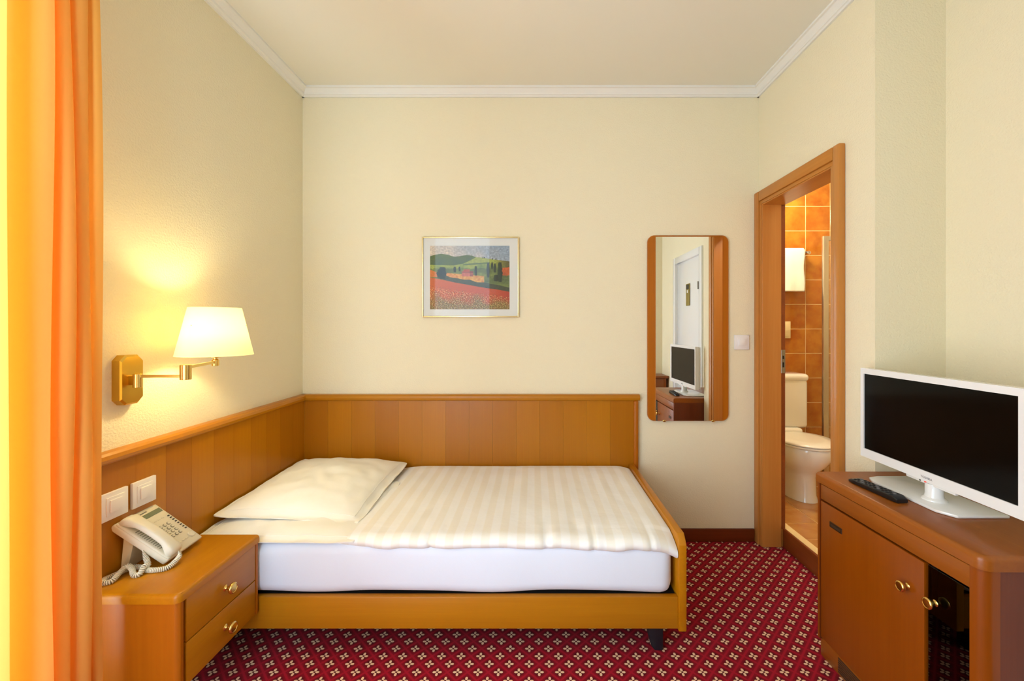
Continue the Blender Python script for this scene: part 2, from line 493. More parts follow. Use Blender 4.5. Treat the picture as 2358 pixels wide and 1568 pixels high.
for i in range(-3, 4):
    for j in range(-11, 2):
        zc = z0t + (j - 0.5) * 0.2
        if zc - 0.1 < BZ - 0.01 or zc + .1 > 2.55: continue
        t_ = link('tile', tm); t_.location = (x0t + (i + 0.5) * 0.2, BY + 0.0022, zc); attach(t_, bw)
tf = tile_mesh('floor_tile', 0.196, 0.196, 0.010, 0.0012, 'floor_tile')
for i in range(5):
    for j in range(7):
        xx = 1.665 + (i - 0) * 0.2; yy = 2.508 + (j - 2) * 0.2
        t_ = link('tile', tf); t_.location = (xx, yy - 0.1 + 0.1, BZ - 0.006); attach(t_, fl)

# door frame of the bathroom (thing of the setting) with casing, jambs and threshold
CX = XR - 0.031
root = struct(MB().box(CX + 0.012, XR + T, DY1 + .003, DY1 + 0.012, 0.0, DZ).build('door_1', 'door_wood_z', smooth=False), 'honey wood frame of the open bathroom doorway', 'door frame')
def casing_profile(u0, u1):   # flat face with a small bead towards the opening
    return u0, u1
MB().box(CX, XR, 1.874, DY0 - 0.022, 0, DZ + 0.083, 0.006, 2).build('casing', 'door_wood_z', root)
MB().box(CX + 0.008, XR + .002, DY0 - 0.022, DY0, 0, DZ + .001, 0.004, 2).build('bead', 'door_wood_z', root)
MB().box(CX, XR, DY1 + 0.022, YB, 0, DZ + 0.083, 0.006, 2).build('casing', 'door_wood_z', root)
MB().box(CX + 0.008, XR + .002, DY1, DY1 + 0.022, 0, DZ + .001, 0.004, 2).build('bead', 'door_wood_z', root)
MB().box(CX + 0.0005, XR, DY0 - 0.022, DY1 + 0.022, DZ + 0.022, DZ + 0.083, 0.006, 2).build('head_casing', 'door_wood_y', root)
MB().box(CX + 0.008, XR + .002, DY0 - 0.022, DY1 + 0.022, DZ, DZ + 0.022, 0.004, 2).build('bead', 'door_wood_y', root)
MB().box(CX + 0.012, 1.490, DY1 - 0.006, DY1 + 0.003, 0, DZ, 0.002, 1).build('jamb', 'door_wood_z', root)
MB().box(1.490, XR + T + 0.002, DY1 + 0.000, DY1 + 0.003, BZ, DZ, 0.001, 1).build('rebate', 'dark_base_y', root)
MB().box(CX + 0.012, XR + T, DY0 - 0.006, DY0 + 0.006, 0, DZ, 0.002, 1).build('jamb', 'door_wood_z', root)
MB().box(CX + 0.012, XR + T, DY0, DY1, DZ - 0.006, DZ + 0.006, 0.002, 1).build('head_jamb', 'door_wood_y', root)
MB().box(1.500, XR + T + .002, DY0, DY1, 0.0, BZ + 0.004, 0.003, 2).build('threshold', 'dark_base_y', root)
sp = MB().box(1.487, 1.512, DY1 - 0.0085, DY1 - 0.0055, 1.05, 1.19, 0.001, 1).build('strike_plate', 'steel', root)
MB().box(1.495, 1.504, DY1 - 0.0095, DY1 - 0.008, 1.085, 1.115).box(1.495, 1.504, DY1 - 0.0095, DY1 - 0.008, 1.135, 1.155).build('latch_hole', 'gap_black', sp, smooth=False)

# bathroom lamp (gives the warm light in there)
lr = thing('bathroom_lamp', (1.80, 2.98, 2.55), 'round white ceiling lamp in the bathroom', 'lamp')
MB().lathe([(0.10, 2.55), (0.10, 2.53), (0.09, 2.525)], (1.80, 2.98, 0)).build('lamp_base', 'white_plastic', lr)
MB().lathe([(0.088, 2.526), (0.085, 2.50), (0.065, 2.475), (0.03, 2.462), (0.004, 2.46)], (1.80, 2.98, 0)).build('diffuser', 'bath_glow', lr)
bl = bpy.data.lights.new('bathroom_bulb', 'POINT'); bl.energy = 12; bl.color = (1.0, 0.88, 0.68); bl.shadow_soft_size = 0.07
blo = bpy.data.objects.new('bathroom_bulb', bl); COL.objects.link(blo); blo.location = (1.80, 2.98, 2.38)

# toilet, facing the camera, tank against the far wall
def ell(cx, cy, z, rx, ryf, ryb, n=36):
    """oval: front (towards -y) longer than the back"""
    return [(cx + rx * sin(2*pi*k/n), cy - (ryf if cos(2*pi*k/n) > 0 else ryb) * cos(2*pi*k/n), z) for k in range(n)]
TX, TY = 1.92, 3.02
tr = thing('toilet', (TX, TY, BZ), 'white ceramic toilet with closed lid and cistern on the tiled floor', 'toilet')
MB().loft([ell(TX, TY + .02, BZ, 0.098, 0.15, 0.20), ell(TX, TY + .02, BZ + .04, 0.088, 0.14, 0.20), ell(TX, TY + .02, BZ + .17, 0.088, 0.135, 0.20), ell(TX, TY + .01, BZ + .215, 0.105, 0.15, 0.20),
           ell(TX, TY - .01, BZ + .26, 0.14, 0.18, 0.20), ell(TX, TY - .02, BZ + .32, 0.172, 0.21, 0.20), ell(TX, TY - .02, BZ + .375, 0.182, 0.225, 0.20),
           ell(TX, TY - .02, BZ + .39, 0.178, 0.22, 0.195)]).build('bowl', 'porcelain', tr, angle=60)
MB().loft([ell(TX, TY - .02, BZ + .393, 0.185, 0.23, 0.19), ell(TX, TY - .02, BZ + .398, 0.188, 0.235, 0.19), ell(TX, TY - .02, BZ + .408, 0.186, 0.232, 0.19)]).build('seat', 'toilet_lid', tr, angle=60)
MB().loft([ell(TX, TY - .02, BZ + .411, 0.186, 0.235, 0.19), ell(TX, TY - .02, BZ + .418, 0.188, 0.238, 0.19), ell(TX, TY - .02, BZ + .428, 0.180, 0.228, 0.185), ell(TX, TY - .02, BZ + .434, 0.12, 0.15, 0.13)]).build('lid', 'toilet_lid', tr, angle=60)
tank = MB().box(TX - .187, TX + .187, 3.215, 3.40, BZ + .44, BZ + .815, 0.028, 4).build('cistern', 'porcelain', tr)
MB().box(TX - .193, TX + .193, 3.208, 3.40, BZ + .80, BZ + .858, 0.026, 4).build('cistern_lid', 'porcelain', tr)
MB().box(TX - .12, TX + .12, 3.17, 3.38, BZ + .36, BZ + .45, 0.02, 3).build('cistern_foot', 'porcelain', tr)
# angle valve beside the cistern
vr = thing('angle_valve', (2.20, BY - .006, 0.68), 'small chrome water valve on the tiles beside the cistern', 'valve')
MB().lathe([(0.022, -.004), (0.022, -.010), (0.009, -.012), (0.009, -.06)], (2.155, BY - .003, 0.70), 1, 16).build('stem', 'chrome', vr)
MB().lathe([(0.013, -.055), (0.016, -.060), (0.016, -.078), (0.012, -.082)], (2.155, BY - .003, 0.70), 1, 12).build('valve_knob', 'chrome', vr)
MB().tube([(2.155, BY - .045, 0.70), (2.155, BY - .045, 0.735), (2.135, BY - .05, 0.77), (2.105, BY - .06, 0.79)], 0.005).build('hose', 'chrome', vr)
# towel rail + towel
rr = thing('towel_rail', (2.15, BY, 1.92), 'chrome towel rail on the tiled bathroom wall', 'towel rail')
MB().tube([(1.70, BY - .075, 1.925), (2.20, BY - .075, 1.925)], 0.008, 10).build('rail', 'chrome', rr)
for xx in (1.72, 2.185):
    MB().lathe([(0.026, -.007), (0.026, -.014), (0.012, -.02), (0.010, -.085), (0.014, -.09), (0.004, -.094)], (xx, BY, 1.918), 1, 20).build('rail_mount', 'chrome', rr)
def towel(u, v):
    # hangs over the rail: front flap longer than the back one
    x = 1.74 + u * 0.405
    L = 0.34 + 0.22; s_ = v * L
    wv = 0.006 * sin(u * 9 + 1) + 0.004 * sin(u * 21)
    zt = 1.939
    if s_ < 0.33: return (x + 0.004 * sin(v * 14), BY - .075 - .017 - wv * (0.33 - s_) * 3, zt - 0.33 + s_)
    a = min(1.0, (s_ - 0.33) / 0.03) * pi
    if s_ < 0.36: return (x, BY - .075 - .017 * cos(a), zt + .012 * sin(a))
    return (x, BY - .075 + .017, zt - (s_ - 0.36))
o = MB().grid(towel, 40, 60).build('towel', 'terry')
md = o.modifiers.new('thick', 'SOLIDIFY'); md.thickness = 0.010; md.offset = 0
tag(o, 'white terry towel folded over the chrome rail in the bathroom', 'towel')
# ivory push plate on the tiles
pr = MB().box(1.985, 2.083, BY - .018, BY - .007, 1.235, 1.372, 0.003, 2).build('flush_plate', 'ivory_plate')
tag(pr, 'ivory flush plate on the tiles above the toilet', 'flush plate')
MB().box(1.998, 2.070, BY - .0215, BY - .0175, 1.25, 1.357, 0.002, 2).build('button', 'ivory_plate', pr)
# shower enclosure: post, rail and glass
sr = thing('shower_screen', (2.22, 3.1, BZ), 'shower screen with aluminium posts beside the toilet', 'shower screen')
MB().box(2.205, 2.245, 3.19, 3.215, BZ, 2.02, 0.004, 2).build('post', 'aluminium', sr)
MB().box(2.93, 2.97, 3.19, 3.215, BZ, 2.02, 0.004, 2).build('post', 'aluminium', sr)
MB().box(2.245, 2.93, 3.192, 3.213, 1.985, 2.02, 0.003, 2).build('top_rail', 'aluminium', sr)
MB().box(2.245, 2.93, 3.192, 3.213, BZ, BZ + .04, 0.003, 2).build('bottom_rail', 'aluminium', sr)
MB().box(2.245, 2.93, 3.200, 3.205, BZ + .04, 1.985).build('glass_panel', 'clear_glass', sr, smooth=False)

# ------------------------------------------------------------------ wall panelling behind the bed
PB = YB - 0.024; PL = XL + 0.024; PZ0, PZ1 = 0.10, 0.876
def panel_strip_objs(root, axis, a, b_, pos0, pos1, wd):
    n = max(1, round((b_ - a) / wd)); st = (b_ - a) / n
    for i in range(n):
        u0, u1 = a + i * st + 0.0003, a + (i + 1) * st - 0.0003
        m = MB()
        if axis == 0: m.box(-(u1-u0)/2, (u1-u0)/2, pos0, pos1, PZ0, PZ1)
        else: m.box(pos0, pos1, -(u1-u0)/2, (u1-u0)/2, PZ0, PZ1)
        s = m.build('veneer_strip', 'veneer_z', None, smooth=False)
        s.location = ((u0+u1)/2, 0, 0) if axis == 0 else (0, (u0+u1)/2, 0)
        attach(s, root)
PX1 = 0.628
hb = thing('headboard_panel', (-0.4, YB, 0), 'long honey wood panel along the wall behind the bed', 'headboard')
MB().box(PL, PX1 + .012, YB - 0.016, YB, PZ0, PZ1).build('backing', 'wood_z', hb, smooth=False)
panel_strip_objs(hb, 0, PL, PX1 - 0.016, PB, YB - 0.016, 0.142)
capp = [(0, 0), (0.032, 0), (0.038, 0.006), (0.040, 0.016), (0.036, 0.028), (0.028, 0.035), (0.016, 0.037), (0, 0.037)]
MB().prism([(YB - p, PZ1 + q) for p, q in capp], 0, XL, PX1 + 0.02).build('cap_moulding', 'wood_x', hb, angle=25)
MB().box(PX1 - 0.016, PX1 + 0.012, YB - 0.036, YB, PZ0, PZ1, 0.008, 3).build('end_moulding', 'wood_z', hb)
hl = thing('side_panel', (XL, 1.8, 0), 'honey wood panel on the wall below the brass lamp', 'headboard')
MB().box(XL, XL + 0.016, 1.245, YB - 0.04, PZ0, PZ1).build('backing', 'wood_z', hl, smooth=False)
panel_strip_objs(hl, 1, 1.245, PB, XL + 0.016, PL, 0.125)
MB().prism([(XL + p, PZ1 + q) for p, q in capp], 1, 1.24, YB - .0005).build('cap_moulding', 'wood_y', hl, angle=25)

# ------------------------------------------------------------------ bed
FY = 1.690
bed = thing('bed', (-0.4, 2.1, 0), 'single bed frame of honey wood with low footboard', 'bed')
MB().box(PL + .002, 0.581, FY, FY + 0.026, 0.111, 0.239, 0.003, 2).build('side_rail', 'wood_x', bed)
MB().box(PL + .002, 0.581, 2.545, PB, 0.111, 0.239, 0.003, 2).build('side_rail', 'wood_x', bed)
fb = MB().prism([(FY - .008, 0.104), (FY - .008, 0.452), (FY + .022, 0.488), (PB - .002, 0.488), (PB - .002, 0.104)], 0, 0.581, 0.613)
bmesh.ops.bevel(fb.bm, geom=[e for e in fb.bm.edges], offset=0.004, segments=2, profile=0.5, affect='EDGES')
fb.build('footboard', 'wood_y', bed)
MB().box(PL + .004, 0.579, FY + .028, 2.543, 0.205, 0.232).build('slat_base', 'gap_black', bed, smooth=False)
legp = [(0.445, 0.206), (0.452, 0.155), (0.466, 0.100), (0.474, 0.055), (0.482, 0.018), (0.496, 0.0), (0.528, 0.0), (0.530, 0.006), (0.530, 0.206)]
def bed_leg(x, y, mir):
    pts = [((x + (p - 0.49) * mir), q) for p, q in legp]
    m = MB().prism([(px, q) for px, q in pts], 1, y, y + 0.045)
    bmesh.ops.bevel(m.bm, geom=[e for e in m.bm.edges], offset=0.003, segments=2, profile=0.5, affect='EDGES')
    m.build('leg', 'dark_metal', bed)
bed_leg(0.49, FY + .03, 1); bed_leg(-1.28, FY + .03, -1); bed_leg(0.49, 2.48, 1); bed_leg(-1.28, 2.48, -1)

# mattress in a white fitted sheet: soft-cornered box with slight waviness
mt = MB().box(PL + .004, 0.566, FY + .004, 2.555, 0.236, 0.456, 0.052, 6)
bmesh.ops.subdivide_edges(mt.bm, edges=[e for e in mt.bm.edges if e.calc_length() > 0.3], cuts=40, use_grid_fill=True)
for v in mt.bm.verts:
    f = 0.0025 * sin(v.co.x * 7.3 + 1) + 0.002 * sin(v.co.x * 17.1 + v.co.z * 30)
    if v.co.y < 1.9: v.co.y += f
    if v.co.z < 0.3: v.co.z += 0.004 * sin(v.co.x * 9) + .003
o = mt.build('mattress', 'white_sheet', angle=60)
tag(o, 'mattress under a smooth white fitted sheet on the bed frame', 'mattress')

# duvet
from mathutils import noise as mnoise
def nz(x, y, z=0.0): return mnoise.noise(Vector((x, y, z)))
prof_d = []     # (y, z) from the back edge over the top and round the front hem
for k in range(8):
    a = pi * k / 7; prof_d.append((2.545 + 0.015 * sin(a), 0.4675 - 0.0115 * cos(a)))
prof_d = prof_d[:6]
NT_ = 70
for k in range(NT_):
    y = 2.54 - (2.54 - 1.725) * k / (NT_ - 1)
    prof_d.append((y, 0.485))
for k in range(1, 15):
    a = pi * 0.92 * k / 14; prof_d.append((1.725 - 0.050 * sin(a), 0.4555 + 0.0295 * cos(a)))
for k in range(1, 6): prof_d.append((1.712 + 0.01 * k, 0.432 + .005 * k))
npf = len(prof_d); nxd = 150
X0, X1 = -0.84, 0.578
def duvet(u, v):
    j = min(npf - 1, int(round(v * (npf - 1)))); y, z = prof_d[j]
    x = X0 + (X1 - X0) * u
    front = max(0.0, min(1.0, (1.86 - y) / 0.16))
    # drop of the hem grows towards the footboard
    droop = 0.016 * max(0, (x + 0.1) / 0.7) ** 2 + 0.004 * sin(x * 8 + .6)
    if z > 0.459 or j > 20:
        z -= front * droop * (1.0 if j > 70 else 0.6)
    top = 1.0 if (8 < j < npf - 12) else 0.25
    z += top * (0.007 * nz(x * 3.1, y * 2.6, 3.0) + 0.004 * nz(x * 9, y * 5, 7.0) + 0.0020 * nz(x * 26, y * 9, 1.0))
    y += front * (0.014 * nz(x * 4, 2.0, 5.0) + 0.005 * nz(x * 16, 1.0, 2.0))
    z += front * (0.008 * nz(x * 5, 7.0, 1.0) + 0.004 * nz(x * 14, 3.0, 8.0))
    if x > 0.45 and j > 70: z -= front * 0.030 * ((x - .45) / .128) ** 2
    # pinched creases along the front hem
    for cx_, w_ in ((0.47, .012), (0.05, .03), (0.24, .018), (-0.42, .03)):
        d = abs(x - cx_) / w_
        if d < 1: y += front * 0.012 * (1 - d)**2; z -= front * top * 0.006 * (1 - d)
    # soft ends
    eL = min(1.0, u / 0.13); eR = min(1.0, (1 - u) / 0.06)
    lim = 0.460
    if z > lim: z = lim + (z - lim) * (1 - (1 - eL)**2) * (0.25 + .75 * (1 - (1 - eR)**2))
    if u < .15: y += front * 0.05 * (1 - u / .15)
    return (x, y, z)
o = MB().grid(duvet, nxd, npf).build('duvet', 'damask_stripe', angle=80)
tag(o, 'white duvet with tone-on-tone satin stripes spread over the bed', 'duvet')

# pillows: closed cushions with a seamed edge
def pillow(name, x0, x1, y0, y1, zf, thick, label, seed, zcorner, hem=True):
    n = 56
    cx_, cy_ = (x0 + x1) / 2, (y0 + y1) / 2; lx, ly = (x1 - x0) / 2, (y1 - y0) / 2
    m = MB(); top = []; bot = []
    def P(i, j, side):
        a = -1 + 2 * i / (n - 1); c = -1 + 2 * j / (n - 1)
        # pinched sides: corners stick out
        pin = 0.035
        rc_ = 1 - 0.05 * (abs(a) * abs(c)) ** 6
        X = cx_ + lx * a * rc_ * (1 - pin * (1 - c * c)); Y = cy_ + ly * c * rc_ * (1 - pin * (1 - a * a))
        a2, c2_ = min(1.0, abs(a) / 0.93), min(1.0, abs(c) / 0.93)
        e = max(0.0, 1 - a2 ** 2.6) ** 0.5 * max(0.0, 1 - c2_ ** 2.6) ** 0.5
        mid = zf(a, c)
        wr = 0.007 * nz(X * 7, Y * 7, seed) + 0.004 * nz(X * 19, Y * 15, seed + 4)
        edge = max(abs(a), abs(c))
        wr += (0.006 * sin(14 * (a if abs(c) > abs(a) else c) + seed) if edge > 0.8 else 0.0) * (edge - .8) * 5
        h = thick * e
        return (X, Y, mid + (h + wr * (0.4 + e) + 0.002) if side else mid - h * 0.12 - 0.001)
    T_ = [[m.bm.verts.new(P(i, j, True)) for i in range(n)] for j in range(n)]
    B_ = [[m.bm.verts.new(P(i, j, False)) for i in range(n)] for j in range(n)]
    for j in range(n - 1):
        for i in range(n - 1):
            m.bm.faces.new((T_[j][i], T_[j][i+1], T_[j+1][i+1], T_[j+1][i]))
            m.bm.faces.new((B_[j][i], B_[j+1][i], B_[j+1][i+1], B_[j][i+1]))
    for k in range(n - 1):
        m.bm.faces.new((T_[0][k], B_[0][k], B_[0][k+1], T_[0][k+1])); m.bm.faces.new((T_[-1][k], T_[-1][k+1], B_[-1][k+1], B_[-1][k]))
        m.bm.faces.new((T_[k][0], T_[k+1][0], B_[k+1][0], B_[k][0])); m.bm.faces.new((T_[k][-1], B_[k][-1], B_[k+1][-1], T_[k+1][-1]))
    o = m.build(name, 'pillow_cotton', angle=80)
    tag(o, label, 'pillow', 'pillows at the head of the bed')
    if hem:   # raised seam line a finger's width in from the edge
        pts = []
        def seam(a, c):
            i = int(round((a + 1) / 2 * (n - 1))); j = int(round((c + 1) / 2 * (n - 1)))
            return Vector(P(i, j, True)) + Vector((0, 0, 0.0004))
        q = 1 - 4 / (n - 1) * 1.5
        for k in range(40): pts.append(seam(-q + 2*q*k/40, -q))
        for k in range(40): pts.append(seam(q, -q + 2*q*k/40))
        for k in range(40): pts.append(seam(q - 2*q*k/40, q))
        for k in range(41): pts.append(seam(-q, q - 2*q*k/40))
        MB().tube(pts, 0.0011, 5).build('seam', 'pillow_cotton', o)
    return o
pillow('pillow', -1.408, -0.715, 1.682, 2.30, lambda a, c: 0.463 + 0.006 * c + 0.012 * max(0, a) ** 2 * (c + 1) / 2, 0.038, 'white pillow lying underneath, its front edge over the mattress side', 2.0, 0)
pillow('pillow', -1.408, -0.750, 1.800, 2.545, lambda a, c: 0.508 + 0.010 * c - 0.010 * a - 0.012 * max(0, a) * max(0, -c), 0.072, 'white pillow lying on top, nearest the panelled corner', 9.0, 0)

# ------------------------------------------------------------------ nightstand hung on the side panel
NX0, NX1, NY0, NY1, NZ0, NZ1 = PL + .002, -1.107, 1.305, 1.682, 0.183, 0.493
ns = thing('nightstand', (-1.25, 1.49, NZ0), 'honey wood two-drawer nightstand hung on the panel beside the bed', 'nightstand')
m = MB().box(NX0, NX1, NY0, NY0 + 0.028, NZ0, NZ1 - 0.001, 0.0)
es = [e for e in m.bm.edges if all(abs(v.co.x - NX1) < 1e-5 for v in e.verts) and abs(e.verts[0].co.z - e.verts[1].co.z) > .1]
bmesh.ops.bevel(m.bm, geom=es, offset=0.018, segments=5, profile=0.5, affect='EDGES')
m.build('side', 'wood_z', ns)
MB().box(NX0, NX1, NY1 - 0.014, NY1, NZ0, NZ1 - 0.001, 0.003, 2).build('side', 'wood_z', ns)
m = MB().box(NX0, NX1 + 0.004, NY0 - 0.004, NY1 + 0.001, NZ1 - 0.026, NZ1 + 0.002)
es = [e for e in m.bm.edges if all(abs(v.co.x - NX1 - .004) < 1e-5 and abs(v.co.y - NY0 + .004) < 1e-5 for v in e.verts)]
bmesh.ops.bevel(m.bm, geom=es, offset=0.020, segments=5, profile=0.5, affect='EDGES')
es = [e for e in m.bm.edges if all(v.co.z > NZ1 + .001 for v in e.verts) and not all(v.co.x < NX0 + .001 for v in e.verts) and not all(v.co.y > NY1 for v in e.verts)]
bmesh.ops.bevel(m.bm, geom=es, offset=0.012, segments=4, profile=0.5, affect='EDGES')
m.build('top', 'wood_y', ns)
MB().box(NX0, NX1 - .02, NY0 + .028, NY1 - .014, NZ0, NZ0 + .014).build('bottom', 'wood_y', ns, smooth=False)
MB().box(NX0, NX1 - .016, NY0 + .028, NY1 - .014, NZ0 + .014, NZ1 - .026).build('carcass', 'gap_black', ns, smooth=False)
zm = (NZ0 + NZ1 - .026) / 2 - .002
def knob(parent, c, axis, sgn, mat='brass', k=1.0):
    pr_ = [(0.008, 0), (0.009, 0.002), (0.0055, 0.005), (0.005, 0.011), (0.008, 0.014), (0.0145, 0.019), (0.0165, 0.023), (0.0155, 0.027), (0.0125, 0.0285), (0.012, 0.0275), (0.004, 0.0278)]
    MB().lathe([(r * k, sgn * h * k) for r, h in pr_], c, axis, 24).build('knob', mat, parent, angle=50)
for z0_, z1_ in ((NZ0 + .003, zm - .002), (zm + .002, NZ1 - .029)):
    d = MB().box(NX1 - .016, NX1 - .001, NY0 + .031, NY1 - .017, z0_, z1_, 0.002, 2).build('drawer', 'wood_y', ns)
    knob(d, (NX1 - .002, (NY0 + NY1) / 2 + .01, (z0_ + z1_) / 2 - .002), 0, 1, 'brass', 1.2)

# ------------------------------------------------------------------ telephone
# modelled flat: x across (keypad side +), y up the slope, z out of the face; then tilted
ph = thing('telephone', (-1.26, 1.53, NZ1 + .002), 'beige desk telephone with handset, display and coiled cord', 'telephone')
TW, TL = 0.166, 0.212
PM = None
def set_phone_matrix():
    global PM
    o_ = Vector((-1.294, 1.460, NZ1 + .004))           # near low corner of the face plate
    ux = Vector((-0.010, 0.165, 0.002)).normalized()     # across, away from the camera
    uy = Vector((-0.120, -0.056, 0.142)).normalized()
    uz = ux.cross(uy).normalized()
    if uz.x < 0: uz = -uz
    PM = Matrix((( ux.x, uy.x, uz.x, o_.x), (ux.y, uy.y, uz.y, o_.y), (ux.z, uy.z, uz.z, o_.z), (0, 0, 0, 1)))
set_phone_matrix()
def pp(m): return m.xf(PM)
pp(MB().box(0, TW, 0, TL, 0, 0.026, 0.006, 3)).build('body', 'phone_plastic', ph)
pp(MB().box(0.002, 0.058, 0.004, TL - .004, 0.022, 0.032, 0.005, 3)).build('cradle', 'phone_plastic', ph)
g = MB()
for k in range(12): g.box(0.012, 0.048, 0.052 + k * 0.0085, 0.055 + k * 0.0085, 0.031, 0.0332)
pp(g).build('speaker_grille', 'phone_grey', ph, smooth=False)
hs = []
for k in range(25):
    t_ = k / 24; y_ = 0.008 + t_ * 0.200
    arch = 0.046 + 0.011 * (1 - (2 * t_ - 1) ** 2)
    e = abs(2 * t_ - 1)
    hw = 0.0190 + 0.009 * max(0, (e - .45) / .55) ** 1.0; hh = 0.0115 + 0.012 * max(0, (e - .5) / .5) ** 1.3
    if k in (0, 24): hw *= .70; hh *= .6
    if k in (1, 23): hw *= .93; hh *= .9
    zc = arch - 0.010 * max(0, (e - .5) / .5)
    hs.append([(0.029 + hw * (abs(cos(q)) ** .6) * (1 if cos(q) > 0 else -1), y_, zc + hh * (abs(sin(q)) ** .6) * (1 if sin(q) > 0 else -1)) for q in [2*pi*i/20 for i in range(20)]])
pp(MB().loft(hs)).build('handset', 'phone_plastic', ph, angle=60)
pp(MB().box(0.078, 0.158, 0.172, 0.190, 0.0255, 0.0275, 0.001, 1)).build('display', 'lcd', ph)
for r_ in range(4):
    for c_ in range(3):
        cx_, cy_ = 0.092 + c_ * 0.0165, 0.118 - r_ * 0.0170
        b_ = pp(MB().lathe([(0.0064, 0.0255), (0.0064, 0.0272), (0.0058, 0.0276)], (cx_, cy_, 0), 2, 14)).build('key', 'phone_grey', ph)
        pp(MB().lathe([(0.0044, 0.0270), (0.0042, 0.0290), (0.0030, 0.0294)], (cx_, cy_, 0), 2, 12)).build('key_cap', 'phone_plastic', b_)
for k in range(8):
    pp(MB().box(0.149, 0.157, 0.066 + k * 0.0108, 0.0705 + k * 0.0108, 0.0255, 0.0278, .0005, 1)).build('line_button', 'phone_dark', ph)
pp(MB().lathe([(0.0125, 0.0255), (0.0125, 0.0285), (0.0105, 0.0298), (0.004, 0.0290)], (0.144, 0.036, 0), 2, 24)).build('navigation_button', 'phone_plastic', ph)
for k in range(3): pp(MB().box(0.082 + k * 0.015, 0.092 + k * 0.015, 0.030, 0.0345, 0.0255, 0.0275, .0006, 1)).build('function_button', 'phone_plastic', ph)
for k in range(4): pp(MB().box(0.078 + k * 0.016, 0.088 + k * 0.016, 0.146, 0.150, 0.0255, 0.0272, .0006, 1)).build('function_button', 'phone_plastic', ph)
# foot strut under the raised end
q0 = PM @ Vector((0.02, TL * .80, 0)); q1 = PM @ Vector((TW - .02, TL * .80, 0)); q2 = PM @ Vector((0.02, TL * .62, 0)); q3 = PM @ Vector((TW - .02, TL * .62, 0))
zb = NZ1 + .003
def low(q): return (q.x - 0.005 if q.x - 0.02 > PL + .004 else q.x, q.y, zb)
m = MB()
top_ = [q2, q3, q1, q0]; bot_ = [(q.x + dx, q.y, zb) for q, dx in ((q2, -.022), (q3, -.022), (q1, -.012), (q0, -.012))]
m.loft([bot_, top_]); m.build('foot_strut', 'phone_plastic', ph, smooth=False)
def text_mesh(name, s, size, M, mat, parent):
    cu = bpy.data.curves.new(name, 'FONT'); cu.body = s; cu.size = size; cu.extrude = size * 0.02; cu.align_x = 'CENTER'; cu.align_y = 'CENTER'
    tmp = bpy.data.objects.new(name + '_curve', cu); COL.objects.link(tmp)
    dg = bpy.context.evaluated_depsgraph_get()
    me = bpy.data.meshes.new_from_object(tmp.evaluated_get(dg)); bpy.data.objects.remove(tmp)
    me.transform(M); me.materials.clear(); me.materials.append(MATS[mat])
    return link(name, me, parent)
text_mesh('lettering', 'Panasonic', 0.0085, PM @ Matrix.Translation((0.098, 0.1985, 0.0264)), 'phone_dark', ph)
# coiled cord from the handset's lower end, round behind the phone
def smooth_path(pts, n):
    out = []; P_ = [Vector(p) for p in pts]; P_ = [2*P_[0]-P_[1]] + P_ + [2*P_[-1]-P_[-2]]
    for i in range(1, len(P_) - 2):
        for k in range(n):
            t_ = k / n; a, b_, c_, d_ = P_[i-1], P_[i], P_[i+1], P_[i+2]
            out.append(0.5 * ((2*b_) + (c_-a)*t_ + (2*a-5*b_+4*c_-d_)*t_*t_ + (3*b_-a-3*c_+d_)*t_**3))
    out.append(P_[-2]); return out
zt = NZ1 + .0105
h0 = PM @ Vector((0.031, 0.006, 0.046)); h1 = PM @ Vector((-0.001, 0.085, 0.008))
cpath = [h0, h0 + Vector((0.012, -0.012, -0.014)), (-1.257, 1.440, zt), (-1.281, 1.424, zt), (-1.312, 1.423, zt), (-1.343, 1.434, zt + .002), (-1.365, 1.433, zt + .005), (-1.378, 1.424, zt + .004), (-1.388, 1.414, zt),
         (-1.398, 1.388, zt), (-1.404, 1.368, zt), (-1.390, 1.352, zt), (-1.372, 1.362, zt), (-1.376, 1.392, zt + .010), (-1.372, 1.412, zt + .019), (-1.352, 1.408, zt + .014), (-1.331, 1.394, zt), (-1.318, 1.400, zt), (-1.318, 1.416, zt + .016), (-1.322, 1.435, zt + .012), h1]
sp_ = smooth_path(cpath, 14)
# resample evenly, then wind the helix
ln = [0.0]
for a, b_ in zip(sp_, sp_[1:]): ln.append(ln[-1] + (b_ - a).length)
def at_len(s_):
    for i in range(len(ln) - 1):
        if ln[i+1] >= s_:
            f = (s_ - ln[i]) / max(1e-9, ln[i+1] - ln[i]); return sp_[i].lerp(sp_[i+1], f), (sp_[i+1] - sp_[i]).normalized()
    return sp_[-1], (sp_[-1] - sp_[-2]).normalized()
pitch, coil_r = 0.0046, 0.0070
tot = ln[-1]; turns = tot / pitch; NP = int(turns * 9)
pts = []; nr = None
for k in range(NP):
    s_ = tot * k / (NP - 1); c_, d_ = at_len(s_)
    if nr is None: nr = d_.cross(Vector((0, 0, 1))).normalized()
    nr = (nr - d_ * nr.dot(d_)).normalized(); bi = d_.cross(nr)
    fade = min(1.0, s_ / 0.02, (tot - s_) / 0.03); a = 2 * pi * s_ / pitch
    pts.append(c_ + (nr * cos(a) + bi * sin(a)) * coil_r * max(0.0, fade))
MB().tube(pts, 0.0019, 5).build('coiled_cord', 'phone_plastic', ph, angle=80)

